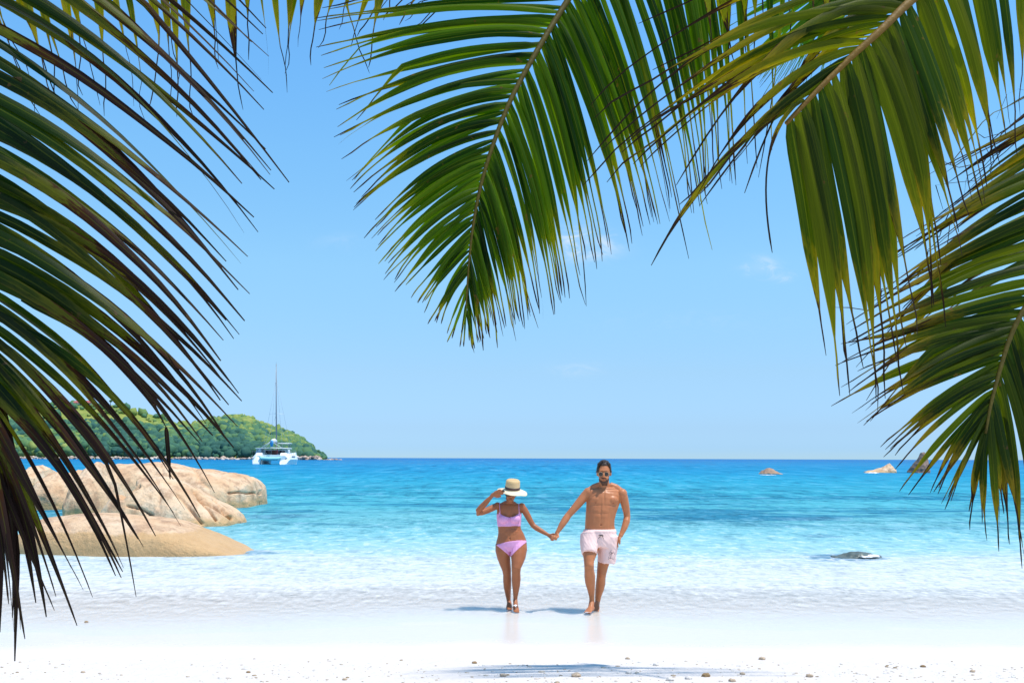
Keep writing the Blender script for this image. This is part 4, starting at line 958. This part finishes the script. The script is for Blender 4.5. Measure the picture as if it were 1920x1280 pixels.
m_leafF = leaf_mat('leaf_worn', (0.004, 0.017, 0.001), (0.040, 0.064, 0.001), (5.4, 4.4, .4), ycol=(0.12, 0.09, 0.006))
m_leafE = leaf_mat('leaf_bright', (0.05, 0.14, 0.006), (0.10, 0.20, 0.01), (2.4, 2.2, .7), tl=.6)
m_rach = simple('frond_stem', (0.075, 0.058, 0.008), 0.6, .15, bump=.4, bscale=40, var=.3)
m_rachB = simple('frond_stem_brown', (0.17, 0.095, 0.018), 0.6, .15, bump=.5, bscale=40, var=.35)
def ribbon(name, B, T, bow, width, mat, parent, org, ts=.8, brown=.8, roll=0.0, twist=0.0, fold=.3, dz=0.0, nseg=15, kink=None, sidew=Vector((0, -1, 0)), wav=.0, tp=0):
    """one leaflet: folded blade from B to T, bowed by vector bow, thinning to a dry string past ts"""
    B, T = Vector(B), Vector(T); pts = []; L_ = (T-B).length
    s0 = rng.random()*40
    for i in range(nseg+1):
        x = i/nseg
        p = B.lerp(T, x)+bow*(4*x*(1-x))*(1-.25*(x-.5))
        if x > ts: p += Vector((wav*mn.noise(Vector((x*5, s0, 0))), 0, wav*mn.noise(Vector((x*5, s0, 9)))))*L_*(x-ts)*1.5
        p += Vector((0, 0, 1))*0.006*L_*mn.noise(Vector((x*3.5, s0, 4)))
        if kink and x > kink[0]: p = p+Vector(kink[1])*(x-kink[0])
        pts.append(p)
    vv = []; tint = []; rnd = float(rng.random())
    for i, p in enumerate(pts):
        x = i/nseg; tg = (pts[min(i+1, nseg)]-pts[max(i-1, 0)]).normalized()
        sd_ = tg.cross(sidew)
        if sd_.length < .1: sd_ = tg.cross(Vector((1, 0, 0)))
        sd_.normalize(); nr = sd_.cross(tg).normalized()
        ang = roll+twist*x; s2 = sd_*math.cos(ang)+nr*math.sin(ang); n2 = nr*math.cos(ang)-sd_*math.sin(ang)
        w = min(1, .42+x*7)*(1-.12*x)
        if tp: w *= (1-max(0, (x-.35)/.65)*.90)
        elif x > ts*.62: w *= max(.0, 1-((x-ts*.62)/(ts*.38))**1.4) if x < ts else 0
        w = max(w*width/2, .0025 if x < .94 else .0009)
        fo = fold*w*(1 if x < ts else 0)
        vv += [p+s2*w-n2*fo, p, p-s2*w-n2*fo]
        tint += [x, 0.0, brown, rnd, x, .5, brown, rnd, x, 1.0, brown, rnd]
    o = obj(name, vv, grid_faces(nseg+1, 3), mat, parent, org)
    a = o.data.attributes.new('tint', 'FLOAT_COLOR', 'POINT'); a.data.foreach_set('color', tint)
    return o
def poly(pts, s):
    i = min(int(s), len(pts)-2); i = max(i, 0); q = s-i
    return tuple(a+(b_-a)*q for a, b_ in zip(pts[i], pts[i+1]))
def catmull(pts, n):
    P_ = [Vector(p) for p in pts]; P_ = [P_[0]*2-P_[1]]+P_+[P_[-1]*2-P_[-2]]; o = []
    m = len(P_)-3
    for k in range(n+1):
        s = m*k/n; i = min(int(s), m-1); q = s-i; a, b_, c, d = P_[i:i+4]
        o.append(0.5*((2*b_)+(c-a)*q+(2*a-5*b_+4*c-d)*q*q+(3*b_-a-3*c+d)*q**3))
    return o
def frond(label, rach, sides, stem, w0, w1, mat, group='palm fronds hanging into the picture', extra=()):
    """rach: (px,py,depth) from the root to the tip; sides: dicts with table (s, tipx, tipy, ddepth, bow), n, width ..."""
    pts = [P(*r) for r in catmull(rach, 48)]
    org = pts[0]; fr_ = empty('palm_frond', org, label=label, cat='palm frond', group=group)
    n = len(pts); mbx = MB(); mbx.tube(pts, [w0+(w1-w0)*(i/(n-1)) for i in range(n)], seg=8); mbx.build('stem', stem, fr_, org)
    m = len(rach)-1
    for sdct in sides:
        tb = sdct['table']; ss = [q[0] for q in tb]; N_ = sdct['n']; jit = sdct.get('jit', 12); dj = sdct.get('djit', .04)
        for k in range(N_):
            s = ss[0]+(ss[-1]-ss[0])*((k+.5+rng.uniform(-.25, .25))/N_)**sdct.get('pw', 1.0)
            q = s/m*48; i = min(int(q), 47); B = pts[i].lerp(pts[i+1], q-i)
            g = [float(np.interp(s, ss, [r[c] for r in tb])) for c in (1, 2, 3, 4)]
            bpx = unP(B); depth = B.y
            tx, ty = g[0]+rng.normal(0, jit), g[1]+rng.normal(0, sdct.get('jity', jit))
            Tt = P(tx, ty, max(1.2, depth+g[2]+rng.normal(0, dj)))
            dv = Tt-B; up = Vector((-dv.z, 0, dv.x)); up = up.normalized() if up.length > 1e-4 else Vector((0, 0, 1))
            if sdct.get('bowup', True) and up.z < 0: up = -up
            bow = up*dv.length*(g[3]*sdct.get('bk', .6)+rng.normal(0, sdct.get('bj', .015)))+Vector((0, rng.normal(0, .02), 0))*dv.length
            kk = (float(rng.uniform(.5, .8)), (float(rng.normal(0, .12)), 0, -dv.length*float(rng.uniform(.25, .7)))) if rng.random() < sdct.get('broken', .06) else None
            if rng.random() < .025: continue
            ribbon('leaflet', B, Tt, bow, sdct['w']*rng.uniform(.8, 1.12)*(sdct.get('wt', 1) if False else 1)*float(np.interp(s, ss, sdct.get('ws', [1]*len(ss)))), mat, fr_, org,
                   ts=sdct.get('ts', .8)+rng.normal(0, .035), brown=(sdct['brown'] if not isinstance(sdct['brown'], list) else float(np.interp(s, ss, sdct['brown'])))+rng.normal(0, sdct.get('brj', .06)), roll=sdct.get('roll', 0)+rng.normal(0, sdct.get('rj', .22)),
                   twist=rng.normal(0, .45), fold=sdct.get('fold', .35), wav=sdct.get('wav', .06), tp=sdct.get('tp', 0), kink=kk)
    for e in extra:
        ribbon('leaflet', P(*e[0]), P(*e[1]), Vector(e[2]), e[3], mat, fr_, org, **e[4])
    return fr_

# centre frond
frond('large green frond arching down in the upper middle, its tip pointing at the couple',
      [(1480, -420, 4.3), (1290, -270, 4.1), (1150, -130, 3.9), (1062, 5, 3.8), (1010, 90, 3.72), (960, 182, 3.65), (925, 270, 3.6), (901, 350, 3.57), (886, 430, 3.55), (878, 510, 3.53), (873, 590, 3.5)],
      [dict(table=[(2.2, 640, -40, -.05, .05), (3, 590, 40, -.05, .06), (3.6, 598, 125, -.05, .09), (4, 622, 190, -.05, .11), (5, 652, 330, -.05, .12), (6, 688, 430, -.03, .11), (7, 722, 502, -.03, .10), (8, 768, 556, -.02, .08), (9, 822, 612, 0, .05), (9.9, 868, 648, 0, .01)],
            n=68, w=.028, ws=[1.1, 1.1, 1.1, 1.1, 1, .9, .8, .62, .45, .25], ts=.84, brown=.91, jit=9, roll=.15, fold=.75, rj=.3),
       dict(table=[(0.2, 1480, 250, .2, .04), (1.2, 1345, 350, .15, .05), (3.2, 1190, 425, .1, .05)], n=18, w=.030, ts=.80, brown=.84, jit=10, jity=16, roll=-.1, fold=.7, rj=.3, bj=.01),
       dict(table=[(0.8, 1385, 325, .1, .04), (2, 1290, 385, .1, .05), (3, 1205, 435, .08, .05), (4, 1110, 500, .06, .05), (5, 1050, 555, .05, .045), (6, 1005, 590, .03, .04), (7, 965, 612, .03, .035), (8, 926, 618, .02, .03), (9, 896, 636, 0, .02), (9.9, 874, 655, 0, 0)],
            n=92, w=.028, ws=[1.15, 1.15, 1.1, 1.05, .95, .85, .72, .58, .42, .25], ts=.80, brown=.86, jit=7, jity=14, roll=-.2, fold=.75, rj=.3, bj=.008)],
      m_rach, .016, .0022, m_leafC)
# left frond, close to the camera
frond('dark broad frond entering from the left edge, closest to the camera, with dried brown tips',
      [(-430, -700, 2.9), (-330, -510, 2.8), (-270, -330, 2.7), (-210, -120, 2.65), (-160, 80, 2.6), (-120, 270, 2.55), (-90, 420, 2.5), (-58, 550, 2.5), (-25, 680, 2.5), (-22, 800, 2.5), (-30, 880, 2.5)],
      [dict(table=[(0.3, 440, -110, .1, .06), (1, 485, 70, .1, .07), (2, 500, 230, .1, .08), (3, 470, 380, .05, .085), (4, 432, 540, .05, .09), (5, 425, 700, .05, .09), (6, 432, 800, 0, .09), (7, 350, 925, 0, .09), (8, 250, 1045, 0, .06), (9, 120, 1140, 0, .04), (9.9, 20, 1175, 0, .02)],
            n=76, w=.034, ws=[1, 1, 1, 1, 1, 1, 1, .9, .8, .7, .6], ts=.985, brown=[.78, .74, .66, .62, .60, .58, .52, .42, .30, .25, .2], brj=.13, jit=22, jity=26, roll=.0, fold=.35, rj=.35, wav=.02, tp=1, bk=.75),
       dict(table=[(6, -40, 1150, .2, .02), (8, 60, 1120, .1, .03), (9.9, 10, 1190, .0, .0)], n=10, w=.034, ts=.985, brown=.25, brj=.1, jit=20, tp=1)],
      m_rach, .020, .006, m_leafA,
      extra=[((40, 560, 2.52), (312, 802, 2.55), (.04, 0, .03), .03, dict(ts=.97, brown=.45)),
             ((311, 800, 2.55), (319, 898, 2.55), (0, 0, 0), .012, dict(ts=.97, brown=-.2))])
# hanging leaflets top left
frond('frond above the top left corner showing only its hanging olive leaflets with thin dark ends',
      [(-420, -330, 4.2), (-150, -230, 4.2), (100, -180, 4.2), (350, -150, 4.15), (600, -120, 4.1), (820, -95, 4.1), (960, -80, 4.1)],
      [dict(table=[(1, 40, 200, 0, .02), (2, 190, 225, 0, .03), (3, 390, 185, 0, .03), (3.6, 500, 128, 0, .02), (4.2, 600, 105, 0, .02), (5, 720, 60, 0, .02), (5.9, 800, 28, 0, .02)],
            n=44, w=.042, ts=.68, brown=.66, jit=16, jity=28, brj=.04, rj=.4, wav=.12)],
      m_rach, .016, .004, m_leafD)
# right upper frond: thick broken stem
frond('olive frond at upper right, stem broken off short, long blades hanging down',
      [(2150, -330, 3.3), (1950, -190, 3.1), (1800, -75, 2.95), (1710, 0, 2.85), (1650, 58, 2.8), (1595, 108, 2.78), (1530, 172, 2.76), (1474, 232, 2.75)],
      [dict(table=[(0.4, 1960, 200, .1, .02), (1, 1925, 230, .1, .03), (2, 1880, 290, .05, .03), (3, 1830, 380, .05, .04), (4, 1770, 500, .03, .05), (5, 1700, 690, 0, .04), (6, 1625, 725, 0, .03), (6.95, 1545, 725, 0, .012)],
            n=33, w=.043, ts=.79, brown=.80, jit=8, jity=30, rj=.18, roll=0, fold=.35, wav=.08, bj=.01),
       dict(table=[(1.4, 1250, 40, .1, .05), (2.4, 1120, 285, .0, .13), (3.3, 1150, 270, -.05, .16), (4, 1190, 300, -.1, .15), (5, 1290, 340, -.1, .13), (5.9, 1400, 350, -.1, .10)],
            n=20, w=.025, ts=.78, brown=.66, brj=.10, jit=42, jity=30, rj=.5, roll=.5, fold=.4, wav=.08, bj=.03)],
      m_rachB, .017, .006, m_leafD,
      extra=[((1508, 186, 2.74), (1221, 497, 2.7), (-.03, 0, .04), .018, dict(ts=.97, brown=.72)),
             ((1500, 190, 2.72), (1448, 475, 2.7), (-.05, 0, .04), .012, dict(ts=.5, brown=.3)),
             ((1740, -10, 2.9), (1312, 386, 2.75), (.02, 0, .12), .030, dict(ts=.8, brown=.6)),
             ((1720, 0, 2.88), (1396, 362, 2.7), (-.05, 0, .12), .030, dict(ts=.7, brown=.55)),
             ((1700, 10, 2.84), (1268, 345, 2.7), (-.02, 0, .14), .03, dict(ts=.8, brown=.65))])
# blades hanging at the top, right of centre
frond('frond whose short blades hang from the top edge between the two largest fronds',
      [(1760, -330, 3.6), (1640, -250, 3.6), (1500, -200, 3.6), (1380, -170, 3.6), (1270, -150, 3.6)],
      [dict(table=[(.5, 1590, 30, 0, .01), (1.2, 1575, 78, 0, .01), (2.0, 1490, 75, 0, .01), (2.4, 1440, 40, 0, .01), (3, 1390, 130, 0, .02), (3.9, 1330, 120, 0, .02)], n=13, w=.040, ts=.80, brown=.72, jit=9, jity=16, rj=.35)],
      m_rach, .012, .004, m_leafC)
# right frond
frond('frond drooping at the right edge with a pale curved stem and combed dark green leaflets',
      [(2330, 60, 3.9), (2200, 160, 3.85), (2090, 300, 3.8), (2000, 452, 3.75), (1921, 578, 3.7), (1893, 636, 3.68), (1873, 700, 3.65), (1857, 762, 3.62), (1848, 812, 3.6)],
      [dict(table=[(0.3, 1800, 260, .1, .05), (1, 1720, 420, .1, .06), (2, 1640, 520, .05, .07), (3, 1585, 620, .05, .07), (4, 1592, 700, 0, .07), (5, 1615, 770, 0, .08), (6, 1660, 845, 0, .08), (7, 1740, 915, 0, .06), (7.9, 1822, 975, 0, .01)],
            n=62, w=.035, ws=[1, 1, 1, 1, 1, .9, .8, .7, .5], ts=.87, brown=.80, brj=.07, jit=16, jity=20, rj=.25, fold=.35, wav=.06),
       dict(table=[(2, 2150, 900, .1, .03), (4, 2040, 1050, .1, .04), (5, 1985, 1100, .0, .05), (6, 1925, 1085, 0, .04), (7, 1890, 1020, 0, .02), (7.9, 1845, 990, 0, 0)],
            n=36, w=.034, ts=.84, brown=.74, jit=14, jity=26, rj=.3, fold=.3, bowup=True)],
      m_rach, .016, .005, m_leafF)
# second right frond behind, only its tips
frond('frond behind the drooping right one, only its tangled dry tips showing at the right edge',
      [(2300, -60, 4.6), (2180, 60, 4.6), (2080, 220, 4.55), (2010, 380, 4.5), (1975, 500, 4.5)],
      [dict(table=[(.5, 1850, 240, 0, .08), (1.5, 1760, 400, 0, .08), (2.5, 1690, 520, 0, .08), (3.9, 1720, 640, 0, .07)], n=24, w=.030, ts=.7, brown=.6, brj=.12, jit=26, jity=30, rj=.6, wav=.5)],
      m_rach, .014, .005, m_leafA)
# farther frond, high up: bright tip in view at the top, the rest throws the shadow on the sand
frond('bright sunlit frond farther back, fine leaflet fan beside the big middle frond',
      [(2120, -1080, 6.6), (1950, -830, 6.9), (1800, -560, 7.2), (1700, -330, 7.4), (1635, -130, 7.6), (1585, -30, 7.6)],
      [dict(table=[(.3, 2300, -500, .3, .06), (1, 2080, -300, .3, .06), (2, 1860, -60, .3, .06), (3, 1620, 50, .2, .05), (4, 1470, 150, .2, .04), (4.9, 1405, 150, .1, .02)], n=44, w=.042, ts=.85, brown=1.0, jit=16, jity=16, rj=.3),
       dict(table=[(4.0, 1545, 150, .1, .02), (4.4, 1480, 165, .1, .02), (4.7, 1415, 150, .1, .02), (4.98, 1375, 60, 0, .02)], n=30, w=.030, ts=.85, brown=1.0, jit=6, jity=8, rj=.3),
       dict(table=[(.3, 1700, -1250, -.3, .06), (1, 1500, -980, -.3, .06), (2, 1400, -680, -.3, .07), (3, 1320, -400, -.2, .08), (4, 1330, -60, -.1, .06), (4.9, 1375, 90, 0, .03)], n=44, w=.042, ts=.85, brown=1.0, jit=16, jity=16, rj=.3)],
      m_rach, .02, .004, m_leafE)
